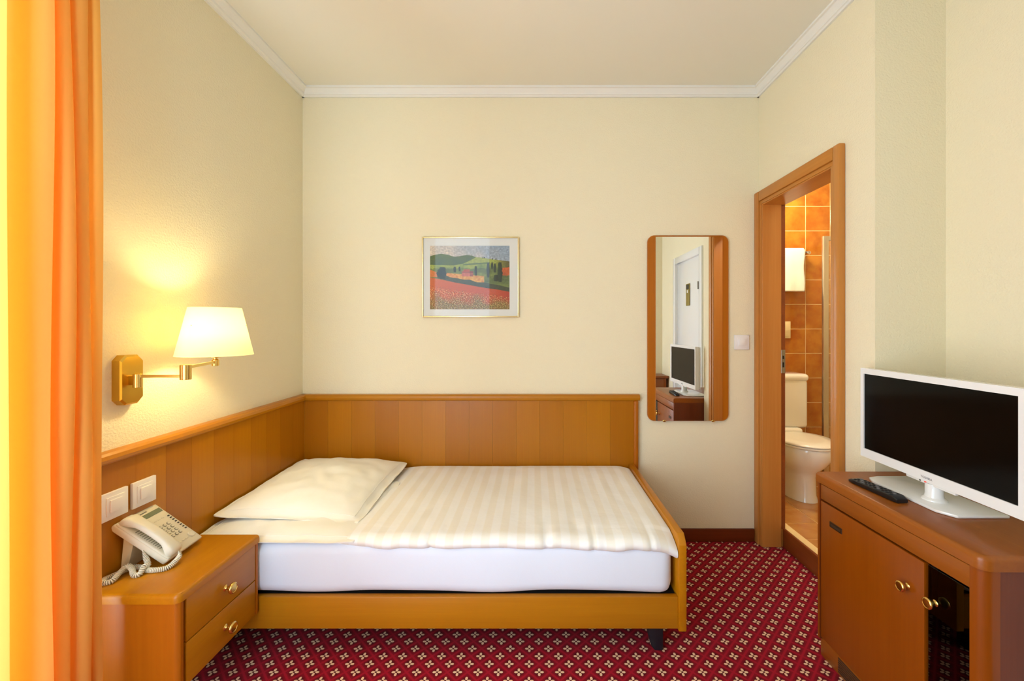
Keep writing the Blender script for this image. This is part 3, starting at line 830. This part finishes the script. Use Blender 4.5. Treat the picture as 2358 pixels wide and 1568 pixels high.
# ------------------------------------------------------------------ switches
def switch(name, c, axis, label, group=None):
    """square plate; axis 0: on the left panel facing +x; axis 1: on the back wall facing -y"""
    def bx(h, d0, d1, r):
        m = MB()
        if axis == 0: m.box(c[0] + d0, c[0] + d1, c[1] - h, c[1] + h, c[2] - h, c[2] + h, r, 2)
        else: m.box(c[0] - h, c[0] + h, c[1] - d1, c[1] - d0, c[2] - h, c[2] + h, r, 2)
        return m
    o_ = bx(0.0455, 0.0, 0.011, 0.0025).build(name, 'switch_plastic'); tag(o_, label, 'switch', group)
    bx(0.030, 0.0105, 0.0135, 0.001).build('frame', 'switch_plastic', o_)
    bx(0.0205, 0.013, 0.0180, 0.0015).build('rocker', 'switch_plastic', o_)
switch('light_switch', (PL, 1.403, 0.735), 0, 'white square switch on the panel, nearer the orange curtain', 'switches above the nightstand')
switch('light_switch', (PL, 1.510, 0.735), 0, 'white square switch on the panel, right above the telephone display', 'switches above the nightstand')
switch('light_switch', (1.285, YB, 1.233), 1, 'white square light switch on the wall between mirror and bathroom door')

# ------------------------------------------------------------------ brass swing-arm wall lamp
lp = thing('wall_lamp', (XL, 1.466, 1.145), 'brass swing-arm wall lamp with lit cream shade', 'wall lamp')
LY, LZ = 1.466, 1.145
hw, hh, ch = 0.041, 0.086, 0.018
octo = lambda k: [(LY + a * k, LZ + b_ * k) for a, b_ in ((-hw, -hh + ch), (-hw + ch, -hh), (hw - ch, -hh), (hw, -hh + ch), (hw, hh - ch), (hw - ch, hh), (-hw + ch, hh), (-hw, hh - ch))]
m = MB()
ring = lambda k, x: [(x, p[0], p[1]) for p in [(LY + (q[0] - LY) * k, LZ + (q[1] - LZ) * k) for q in octo(1)]]
m.loft([ring(1, XL), ring(1, XL + .027), ring(0.93, XL + .033)])
m.build('wall_plate', 'antique_brass', lp, smooth=False)
PX_ = XL + .062; PY_ = LY - 0.012
MB().box(XL + .03, PX_, LY - 0.016, LY - 0.001, LZ - .018, LZ + .014, 0.002, 2).build('bracket', 'antique_brass', lp)
MB().lathe([(0.0125, LZ - .026), (0.0135, LZ - .025), (0.0135, LZ + .020), (0.0125, LZ + .021)], (PX_, PY_, 0), 2, 24).build('pivot', 'brass', lp)
EX = -1.209
z1 = 1.158; 
MB().box(PX_, EX, PY_ - .004, PY_ + .004, z1 - .005, z1 + .005, 0.001, 1).build('arm', 'brass', lp)
MB().lathe([(0.0155, 1.146), (0.0168, 1.147), (0.0168, 1.197), (0.0155, 1.198)], (EX, PY_, 0), 2, 24).build('pivot', 'brass', lp)
SX, SY = -1.246, 1.638
z2 = 1.188
d = Vector((SX - EX, SY - PY_, 0)).normalized(); nrm_ = Vector((-d.y, d.x, 0)) * 0.004
A, B2 = Vector((EX, PY_, z2)), Vector((SX, SY, z2 + .004))
m = MB().loft([[A + nrm_ - Vector((0,0,.005)), A - nrm_ - Vector((0,0,.005)), A - nrm_ + Vector((0,0,.005)), A + nrm_ + Vector((0,0,.005))],
           [B2 + nrm_ - Vector((0,0,.005)), B2 - nrm_ - Vector((0,0,.005)), B2 - nrm_ + Vector((0,0,.005)), B2 + nrm_ + Vector((0,0,.005))]])
m.build('arm', 'brass', lp, smooth=False)
MB().lathe([(0.008, 1.176), (0.0125, 1.178), (0.0125, 1.200), (0.008, 1.203), (0.008, 1.208), (0.024, 1.211), (0.024, 1.217), (0.014, 1.219), (0.014, 1.255), (0.010, 1.258)], (SX, SY, 0), 2, 24).build('socket', 'brass', lp, angle=30)
MB().lathe([(0.010, 1.258), (0.013, 1.275), (0.020, 1.303), (0.024, 1.328), (0.021, 1.348), (0.012, 1.360), (0.003, 1.363)], (SX, SY, 0), 2, 20).build('bulb', 'bulb_glow', lp, angle=80)
sh = MB()
SR0, SR1, SZ0, SZ1 = 0.1235, 0.0835, 1.218, 1.403
sh.lathe([(SR0, SZ0), (SR1, SZ1)], (SX, SY, 0), 2, 64, cap=False)
so = sh.build('lamp_shade', 'lamp_shade', lp, angle=60)
md = so.modifiers.new('thick', 'SOLIDIFY'); md.thickness = 0.002; md.offset = 1
MB().tube([(SX + (SR0 + .0005) * cos(2*pi*k/64), SY + (SR0 + .0005) * sin(2*pi*k/64), SZ0 + .002) for k in range(65)], 0.0018, 6).build('rim', 'lamp_shade', so)
MB().tube([(SX + (SR1 + .0005) * cos(2*pi*k/64), SY + (SR1 + .0005) * sin(2*pi*k/64), SZ1 - .001) for k in range(65)], 0.0015, 6).build('rim', 'lamp_shade', so)
g = MB()
for k in range(3):
    a = 2 * pi * k / 3 + .4
    g.tube([(SX + .012 * cos(a), SY + .012 * sin(a), 1.252), (SX + (SR1 + .018) * cos(a), SY + (SR1 + .018) * sin(a), 1.335)], 0.0012, 5)
g.build('shade_carrier', 'brass', so)
ll = bpy.data.lights.new('wall_lamp_bulb', 'POINT'); ll.energy = 3.0; ll.color = (1.0, 0.85, 0.44); ll.shadow_soft_size = 0.025
llo = bpy.data.objects.new('wall_lamp_bulb', ll); COL.objects.link(llo); llo.location = (SX, SY, 1.328)
# the bulb mesh must not shade its own filament light
# (the filament point sits at the bulb's centre; the glass lets it pass)
bulb_t = NT('bulb_glass'); e_ = bulb_t.node('ShaderNodeEmission'); e_.inputs[0].default_value = srgb(255, 226, 150); e_.inputs[1].default_value = 3.0
tb = bulb_t.node('ShaderNodeBsdfTransparent'); ad_ = bulb_t.node('ShaderNodeAddShader')
bulb_t.l.new(e_.outputs[0], ad_.inputs[0]); bulb_t.l.new(tb.outputs[0], ad_.inputs[1]); bulb_t.l.new(ad_.outputs[0], bulb_t.out.inputs[0])
for o_ in lp.children:
    if o_.name.startswith('bulb'): o_.data.materials[0] = bulb_t.mat

# ------------------------------------------------------------------ framed picture
PXa, PXb, PZa, PZb = -0.691, -0.094, 1.388, 1.884
pic = thing('framed_picture', (-0.39, YB, PZa), 'framed print of green hills and a red field with gold frame', 'picture')
fw = 0.0075
f = MB()
for (a0, a1, c0, c1) in ((PXa, PXa + fw, PZa, PZb), (PXb - fw, PXb, PZa, PZb), (PXa + fw, PXb - fw, PZa, PZa + fw), (PXa + fw, PXb - fw, PZb - fw, PZb)):
    f.box(a0, a1, YB - .022, YB, c0, c1, 0.002, 2)
f.build('frame', 'gold_frame', pic)
MB().box(PXa + fw, PXb - fw, YB - .012, YB - .004, PZa + fw, PZb - fw).build('mat_board', 'mat_board', pic, smooth=False)
MB().box(PXa + fw, PXb - fw, YB - .0165, YB - .0145, PZa + fw, PZb - fw).build('pane', 'picture_glass', pic, smooth=False)
AX0, AX1, AZ0, AZ1 = -0.643, -0.152, 1.437, 1.829
def lerp3(a, b_, t_): t_ = max(0, min(1, t_)); return tuple(a[i] + (b_[i] - a[i]) * t_ for i in range(3))
def poly(pts, u):
    for (x0_, y0_), (x1_, y1_) in zip(pts, pts[1:]):
        if x0_ <= u <= x1_: return y0_ + (y1_ - y0_) * (u - x0_) / (x1_ - x0_)
    return pts[-1][1]
ridge1 = [(0, .165), (.06, .14), (.14, .125), (.22, .14), (.30, .17), (.36, .165), (.46, .145), (.53, .155), (.60, .19), (.7, .21), (1, .26)]
ridge2 = [(0, .30), (.3, .31), (.42, .28), (.52, .22), (.58, .18), (.66, .185), (.76, .21), (.84, .22), (.93, .235), (1, .245)]
fieldl = [(0, .50), (.12, .525), (.3, .575), (.5, .62), (.7, .665), (.85, .69), (1, .725)]
def art(u, v):
    n1 = nz(u * 9, v * 9, 1.5); n2 = nz(u * 40, v * 40, 4.0); n3 = nz(u * 90, v * 90, 8.0)
    c = lerp3((214, 196, 178), (150, 164, 182), u * 1.1 + n1 * .25); c = lerp3(c, (226, 206, 180), (v / .2) * .5 * (1 - u))
    if v > poly(ridge1, u): c = lerp3((92, 108, 44), (70, 88, 62), (v - .14) * 4 + n1 * .6); c = lerp3(c, (140, 148, 60), max(0, n1) * .6)
    if v > poly(ridge2, u):
        c = lerp3((164, 172, 74), (112, 134, 62), (v - .2) * 4 + n1)
        if u > .8: c = lerp3(c, (96, 84, 36), (u - .8) * 5)
        if abs(v - (.30 - .09 * (u - .4))) < .012 and .42 < u < .75: c = (98, 118, 56)
        if v > .36 + n2 * .03: c = lerp3((124, 136, 66), (92, 104, 58), n1 + .4)
    if u < .10 and .375 + .5 * u < v < .49: c = lerp3((226, 128, 40), (200, 112, 48), n2 + .4)
    if .9 < u + n2 * .01 and .35 - .15 * (u - .9) < v < .47 - n2 * .02: c = lerp3((214, 96, 30), (180, 84, 36), n1 + .3)
    if .19 < u < .68 and .425 + .11 * (u - .19) < v < .515 + .16 * (u - .19): c = lerp3((230, 146, 70), (214, 168, 84), n2 + .4 + (u - .4))
    if v > poly(fieldl, u) - .075 - .02 * n1 and u > .17: c = lerp3((86, 90, 62), (56, 62, 40), n2 + .4 + (u - .5) * .6)
    if .40 < u < .545 and .37 < v < .485:
        c = (206, 116, 96) if v > .415 else (190, 92, 70)
        if .41 < v < .425: c = (150, 76, 62)
        if v < .40 and not (.42 < u < .50): c = (124, 140, 72)
        if u > .50: c = tuple(q * .85 for q in c)
    for tx, t0, t1, tw in ((.155, .335, .52, .05), (.115, .37, .5, .03), (.31, .33, .42, .018), (.37, .33, .40, .012), (.575, .32, .47, .016), (.73, .27, .50, .02), (.78, .26, .36, .014), (.815, .28, .42, .016), (.88, .26, .57, .03), (.83, .46, .56, .03), (.83, .195, .225, .006), (.68, .175, .20, .005), (.66, .18, .20, .005), (.785, .19, .22, .005), (.69, .18, .2, .004)):
        if t0 < v < t1:
            wdt = tw * (0.35 + 0.65 * sin(pi * min(1, (v - t0) / (t1 - t0) * .72 + .12))) * (1 + n2 * .5)
            if abs(u - tx) < wdt: c = lerp3((48, 62, 40), (34, 40, 22), (u - tx) / tw + n3 * .5 + .3)
    if v > poly(fieldl, u):
        dpt = (v - poly(fieldl, u)) / (1 - poly(fieldl, u))
        c = lerp3((224, 108, 40), (214, 92, 48), u * 1.4); c = lerp3(c, (184, 48, 24), max(0, u - .75) * 3)
        c = lerp3(c, (150, 120, 58), max(0, (dpt - .38 + n1 * .25) * 2.4))
        if n3 > .28 and dpt > .3: c = lerp3(c, (222, 196, 130), .7)
        elif n3 < -.3 and dpt > .25: c = lerp3(c, (160, 60, 40) if n2 > 0 else (84, 84, 34), .7)
        else: c = lerp3(c, tuple(q * .86 for q in c), n2 + .4)
    k_ = 1 + .16 * n2 + .12 * n3
    return tuple(q * k_ for q in c)
nu, nv = 300, 240
am = bpy.data.meshes.new('print')
vs_ = [(AX0 + (AX1 - AX0) * i / (nu - 1), YB - .0127, AZ1 - (AZ1 - AZ0) * j / (nv - 1)) for j in range(nv) for i in range(nu)]
fs_ = [(j * nu + i, (j + 1) * nu + i, (j + 1) * nu + i + 1, j * nu + i + 1) for j in range(nv - 1) for i in range(nu - 1)]
am.from_pydata(vs_, [], fs_)
ca = am.color_attributes.new('paint', 'FLOAT_COLOR', 'POINT')
flat = []
for j in range(nv):
    for i in range(nu):
        c = art(i / (nu - 1), j / (nv - 1)); flat.extend(srgb(*[max(0, min(255, q)) for q in c]))
ca.data.foreach_set('color', flat)
t = NT('printed_landscape'); at_ = t.node('ShaderNodeVertexColor'); at_.layer_name = 'paint'; t.base(at_.outputs[0]); t.rough(0.6)
am.materials.append(t.mat)
ao = link('print', am, pic); ao['label'] = 'printed landscape of hills, farmhouse and poppy field'
md = ao.modifiers.new('thick', 'SOLIDIFY'); md.thickness = 0.0006; md.offset = -1

# ------------------------------------------------------------------ mirror
MX0, MX1, MZ0, MZ1 = 0.700, 1.199, 0.748, 1.893
mr = thing('wall_mirror', (0.95, YB, MZ0), 'tall mirror with rounded honey wood sides beside the bathroom door', 'mirror')
def rrect(x0_, x1_, z0_, z1_, r, n=8):
    out = []
    for cx_, cz_, a0 in ((x1_ - r, z1_ - r, 0), (x0_ + r, z1_ - r, pi / 2), (x0_ + r, z0_ + r, pi), (x1_ - r, z0_ + r, 3 * pi / 2)):
        for k in range(n + 1): a = a0 + pi / 2 * k / n; out.append((cx_ + r * cos(a), cz_ + r * sin(a)))
    return out
pts_ = rrect(MX0, MX1, MZ0, MZ1, 0.042)
inn = rrect(MX0 + .004, MX1 - .004, MZ0 + .004, MZ1 - .004, 0.038)
m = MB().loft([[(p[0], YB, p[1]) for p in pts_], [(p[0], YB - .016, p[1]) for p in pts_], [(p[0], YB - .020, p[1]) for p in inn]])
m.build('frame', 'wood_z', mr)
MB().box(0.747, 1.158, YB - .025, YB - .019, MZ0 + .003, MZ1 - .011).build('mirror_glass', 'mirror_silver', mr, smooth=False)
for xx in (0.80, 1.10):
    MB().box(xx - .008, xx + .008, YB - .029, YB - .018, MZ0 - .004, MZ0 + .008, 0.002, 2).build('clip', 'brass', mr)

# ------------------------------------------------------------------ television cabinet (minibar)
KX, KY0, KY1, KZ = 1.150, 1.073, 1.705, 0.740
kb = thing('minibar_cabinet', (1.4, 1.39, 0), 'honey wood minibar cabinet under the white television', 'cabinet')
KB = XS - 0.004
def vedge(m, sel, r, seg=5):
    bmesh.ops.bevel(m.bm, geom=[e for e in m.bm.edges if sel(e)], offset=r, segments=seg, profile=0.5, affect='EDGES')
SPX = 0.034     # width of the rounded near post
m = MB().box(KX, KX + 0.044, KY0, KY0 + SPX, 0.075, KZ - .037)
vedge(m, lambda e: all(v.co.x < KX + 1e-4 and v.co.y < KY0 + 1e-4 for v in e.verts), 0.026)
m.build('corner_post', 'cabinet_wood_z', kb)
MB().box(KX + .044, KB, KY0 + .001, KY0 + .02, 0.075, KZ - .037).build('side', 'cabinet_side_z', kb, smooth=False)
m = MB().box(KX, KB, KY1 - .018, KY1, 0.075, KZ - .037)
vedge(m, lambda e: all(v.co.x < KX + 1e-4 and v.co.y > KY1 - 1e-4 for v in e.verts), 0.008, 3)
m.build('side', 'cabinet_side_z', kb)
MB().box(KX - .001, KX + .001, KY1 - .016, KY1 - .009, 0.078, KZ - .04).build('edge_strip', 'cabinet_wood_z', kb, smooth=False)
m = MB().box(KX - .004, KB, KY0 - .004, KY1, KZ - .037, KZ)
vedge(m, lambda e: (all(v.co.x < KX + 1e-4 for v in e.verts) and abs(e.verts[0].co.z - e.verts[1].co.z) > .01 and e.verts[0].co.y < KY0 + .1), 0.028)
vedge(m, lambda e: all(v.co.z > KZ - 1e-4 for v in e.verts) and all(v.co.x < KX + .1 or v.co.y < KY0 + 1e-3 for v in e.verts) and (min(v.co.x for v in e.verts) < KX + .03) and not all(v.co.y > KY1 - 1e-4 for v in e.verts), 0.014, 4)
m.build('top', 'cabinet_wood_y', kb)
MB().box(KX + .002, KX + .018, KY0 + SPX + .002, KY1 - .020, KZ - .101, KZ - .042, 0.002, 2).build('fascia', 'cabinet_wood_y', kb)
DV = 1.232      # division between glass door and wooden door
db = MB().box(KX + .002, KX + .020, DV + .006, KY1 - .020, 0.085, KZ - .108, 0.002, 2).build('door', 'cabinet_wood_z', kb)
knob(db, (KX + .002, DV + .060, 0.530), 0, -1, 'brass', 1.0)
MB().box(KX - .0005, KX + .003, 1.568, 1.632, 0.552, 0.573, 0.001, 1).build('badge', 'badge_brown', db)
MB().box(KX - .0010, KX + .000, 1.575, 1.625, 0.558, 0.566).build('badge_field', 'vent_dark', db, smooth=False)
MB().box(KX + .022, KX + .036, DV - .016, DV + .004, 0.085, KZ - .107).build('divider', 'interior_dark', kb, smooth=False)
MB().box(KX + .036, KB - .02, DV - .012, DV + .004, 0.085, KZ - .107).build('divider', 'interior_dark', kb, smooth=False)
gd = MB().box(KX + .004, KX + .009, KY0 + SPX + .003, DV - .004, 0.085, KZ - .107, 0.001, 1).build('glass_door', 'smoked_glass', kb, smooth=False)
knob(gd, (KX + .004, DV - .028, 0.535), 0, -1, 'brass', 1.0)
MB().box(KX + .009, KX + .016, KY0 + SPX + .003, KY0 + SPX + .038, 0.505, 0.535, 0.002, 2).build('hinge', 'brass', gd)
for zz in (0.24, 0.41):
    MB().box(KX + .03, KB - .03, KY0 + SPX, DV - .016, zz, zz + .006).build('glass_shelf', 'smoked_glass', kb, smooth=False)
MB().box(KX + .02, KB, KY0 + SPX, KY1 - .018, 0.075, 0.085).build('bottom', 'interior_dark', kb, smooth=False)
MB().box(KB - .012, KB, KY0 + SPX, KY1 - .018, 0.085, KZ - .037).build('back', 'interior_dark', kb, smooth=False)
MB().box(KX + .02, KB - .012, KY0 + SPX, KY1 - .018, KZ - .107, KZ - .037).build('top_box', 'gap_black', kb, smooth=False)
pl = MB().box(KX + .012, KB, KY0 + .02, KY1 - .004, 0.0, 0.075, 0.004, 2).build('plinth', 'cabinet_wood_y', kb)
for k in range(7):
    MB().box(KX + .010, KX + .014, 1.10, 1.60, 0.012 + k * .0085, 0.0165 + k * .0085).build('vent_slat', 'vent_dark', pl, smooth=False)

# ------------------------------------------------------------------ television
TVX, TY0, TY1, TZ0, TZ1 = 1.320, 1.108, 1.703, 0.808, 1.163
tv = thing('television', (1.36, 1.41, KZ), 'white flat television with black screen on the minibar cabinet', 'television')
ROT = Matrix.Translation((TVX, (TY0 + TY1) / 2, 0)) @ Matrix.Rotation(radians(-1.2), 4, 'Z') @ Matrix.Translation((-TVX, -(TY0 + TY1) / 2, 0))
bz = 0.030
m = MB()
for a0, a1, c0, c1 in ((TY0, TY0 + bz, TZ0, TZ1), (TY1 - .016, TY1, TZ0, TZ1), (TY0 + bz, TY1 - .016, TZ0, TZ0 + .034), (TY0 + bz, TY1 - .016, TZ1 - .022, TZ1)):
    m.box(TVX, TVX + .03, a0, a1, c0, c1)
m.xf(ROT).build('bezel', 'white_gloss', tv, smooth=False)
MB().box(TVX + .03, TVX + .048, TY0 + .004, TY1 - .004, TZ0 + .004, TZ1 - .004, 0.006, 2).box(TVX + .045, TVX + .075, TY0 + .08, TY1 - .08, TZ0 + .03, TZ1 - .07, 0.012, 3).xf(ROT).build('back_shell', 'white_plastic', tv)
MB().box(TVX + .004, TVX + .028, TY0 + bz, TY1 - .016, TZ0 + .034, TZ1 - .022).xf(ROT).build('screen', 'screen_black', tv, smooth=False)
ym = (TY0 + TY1) / 2
m = MB().box(TVX + .004, TVX + .016, ym - .09, ym + .09, TZ0 - .010, TZ0 + .001, 0.003, 2)
m.xf(ROT).build('sensor_strip', 'white_plastic', tv)
MB().lathe([(0.004, -.0005), (0.004, .002)], (TVX + .004, ym + .013, TZ0 - .004), 0, 12).xf(ROT).build('indicator_light', 'led_red', tv)
MB().lathe([(0.003, -.0005), (0.003, .002)], (TVX + .004, ym + .033, TZ0 - .004), 0, 12).xf(ROT).build('sensor', 'phone_dark', tv)
text_mesh('lettering', 'TOSHIBA', 0.0105, ROT @ Matrix.Translation((TVX - .0003, ym + .005, TZ0 + .012)) @ Matrix(((0, 0, -1, 0), (-1, 0, 0, 0), (0, 1, 0, 0), (0, 0, 0, 1))), 'logo_grey', tv)
MB().lathe([(0.034, KZ + .010), (0.033, KZ + .014), (0.026, KZ + .020), (0.024, KZ + .03), (0.024, TZ0 - .004)], (TVX + .022, ym, 0), 2, 28).build('neck', 'white_gloss', tv)
MB().box(TVX + .012, TVX + .034, ym - .03, ym + .03, TZ0 - .012, TZ0 + .03, 0.004, 2).build('neck_joint', 'white_plastic', tv)
bp = [(1.272, 1.330), (1.272, 1.575), (1.290, 1.615), (1.332, 1.630), (1.46, 1.630), (1.46, 1.285), (1.300, 1.285)]
m = MB().prism([(x_, y_) for x_, y_ in bp], 2, KZ + .0005, KZ + .010)
bmesh.ops.bevel(m.bm, geom=[e for e in m.bm.edges], offset=0.003, segments=2, profile=0.5, affect='EDGES')
m.build('stand_base', 'white_gloss', tv)

# ------------------------------------------------------------------ remote control
rc = thing('remote_control', (1.22, 1.5, KZ), 'black television remote lying on the minibar cabinet', 'remote control')
L_, W_ = 0.205, 0.046
RA = Vector((1.253, 1.648, KZ + .001)); RB = Vector((1.205, 1.395, 0))
M_ = Matrix.Translation((1.222, 1.500, KZ + .0005)) @ Matrix.Rotation(radians(3.5), 4, 'Z')
m = MB()
rings = []
for k in range(13):
    t_ = k / 12; y_ = -L_/2 + L_ * t_
    hw_ = W_/2 * (1 if t_ < .8 else 1 - .35 * ((t_ - .8) / .2) ** 2) * (0.86 if k == 0 else 1)
    h_ = 0.021 - 0.006 * t_ - (0.008 if k in (0, 12) else 0)
    rings.append([(-hw_, y_, 0.003), (-hw_ * .8, y_, 0.0), (hw_ * .8, y_, 0.0), (hw_, y_, 0.003), (hw_, y_, h_ - .003), (hw_ * .88, y_, h_), (-hw_ * .88, y_, h_), (-hw_, y_, h_ - .003)])
m.loft(rings).xf(M_).build('body', 'black_plastic', rc, angle=40)
for r_ in range(10):
    for c_ in range(3):
        y_ = -0.075 + r_ * 0.0165; x_ = (c_ - 1) * 0.0125
        t_ = (y_ + L_/2) / L_; h_ = 0.021 - 0.006 * t_
        MB().box(x_ - .004, x_ + .004, y_ - .0035, y_ + .0035, h_ - .001, h_ + .0018, 0.001, 1).xf(M_).build('button', 'key_grey' if (r_ * 3 + c_) % 4 == 1 else 'black_rubber', rc)

# ------------------------------------------------------------------ curtain gathered at the window
def curtain_plan():
    pts_ = []
    marks = [0.60, 0.70, 0.80, 0.90, 0.985, 1.055, 1.095, 1.122, 1.150, 1.176, 1.200, 1.224, 1.250]
    amp = [.05, .05, .05, .055, .06, .055, .045, .04, .036, .034, .03, .026, .02]
    s_ = 1
    for i in range(len(marks) - 1):
        y0_, y1_ = marks[i], marks[i+1]
        for k in range(10):
            q = k / 10
            e = (1 - cos(pi * q)) / 2
            a = amp[i] * (1 - q) + amp[i+1] * q
            yy = y0_ + (y1_ - y0_) * q - 0.0 
            pts_.append((s_ * a * cos(pi * q), yy + 0.010 * sin(2 * pi * q)))
        s_ = -s_
    pts_.append((s_ * amp[-1], marks[-1]))
    return pts_
cp = curtain_plan()
def curt(u, v):
    k = min(len(cp) - 1, int(round(u * (len(cp) - 1)))); dx, yy = cp[k]
    z = 0.015 + v * 2.735
    low = 1 - v
    x = -1.315 + dx * (0.85 + 0.35 * low) + 0.006 * sin(3 * z + k * .12)
    y = yy + 0.020 * low * (yy - .9) + 0.006 * sin(2.2 * z + yy * 9)
    return (x, y, z)
o = MB().grid(curt, len(cp), 40).build('curtain', 'curtain_orange', angle=80)
tag(o, 'orange curtain in loose vertical folds at the window', 'curtain')
rl = MB().box(-1.34, -1.29, YR + .02, 1.30, ZC - .045, ZC, 0.003, 2).build('curtain_rail', 'white_plastic')
tag(rl, 'white curtain rail on the ceiling above the orange curtain', 'curtain rail')

# ------------------------------------------------------------------ seen in the mirror: entry door, notice, desk
dr = struct(MB().box(XS + .012, XS + .055, EY0 + .035, EY1 - .035, 0.005, EZ - .035, 0.003, 2).build('door_2', 'white_gloss'), 'white entry door reflected in the mirror', 'door')
MB().box(XS - .018, XS + .06, EY0 - .04, EY0 + .035, 0, EZ + .04, 0.004, 2).build('door_casing', 'white_gloss', dr)
MB().box(XS - .018, XS + .06, EY1 - .035, EY1 + .04, 0, EZ + .04, 0.004, 2).build('door_casing', 'white_gloss', dr)
MB().box(XS - .018, XS + .06, EY0 + .035, EY1 - .035, EZ - .035, EZ + .04, 0.004, 2).build('door_casing', 'white_gloss', dr)
MB().box(XS + .055, XS + .06, EY0, EY1, 0, EZ).build('backing', 'white_gloss', dr, smooth=False)
hp = MB().box(XS + .004, XS + .013, EY0 + .055, EY0 + .085, 0.90, 1.12, 0.003, 2).build('handle_plate', 'steel', dr)
MB().tube([(XS + .006, EY0 + .07, 1.05), (XS - .045, EY0 + .07, 1.05), (XS - .052, EY0 + .078, 1.05), (XS - .052, EY0 + .19, 1.05)], 0.008, 10).build('handle', 'steel', hp)
for zz in (0.35, 1.75):
    MB().lathe([(0.008, zz - .04), (0.008, zz + .04)], (XS - .022, EY1 - .037, 0), 2, 12).build('hinge', 'steel', dr)
nt = MB().box(XS + .001, XS + .012, 0.50, 0.60, 1.56, 1.80, 0.002, 2).build('door_notice', 'sign_gold')
tag(nt, 'narrow olive notice hanging on the white entry door', 'notice')
MB().box(XS - .001, XS + .002, 0.51, 0.59, 1.74, 1.79).build('notice_heading', 'phone_dark', nt, smooth=False)
MB().box(XS - .001, XS + .002, 0.535, 0.565, 1.70, 1.73).build('notice_mark', 'mat_board', nt, smooth=False)
dk = thing('desk', (1.3, -0.2, 0), 'brown wooden desk in the corner reflected in the mirror', 'desk')
m = MB().box(0.95, XS - .005, YR + .005, -0.06, 0.685, 0.715, 0.008, 3); m.build('top', 'cabinet_wood_y', dk)
MB().box(1.62, 1.65, YR + .01, -0.075, 0, 0.685, 0.003, 2).build('side', 'cabinet_wood_z', dk)
MB().box(0.97, 1.00, YR + .01, -0.075, 0, 0.685, 0.003, 2).build('side', 'cabinet_wood_z', dk)
dd = MB().box(1.00, 1.62, -0.095, -0.078, 0.56, 0.683, 0.003, 2).build('drawer', 'cabinet_wood_y', dk)
knob(dd, (1.31, -0.079, 0.62), 1, 1)

for o_ in bpy.data.objects:
    if '_local' in o_: del o_['_local']
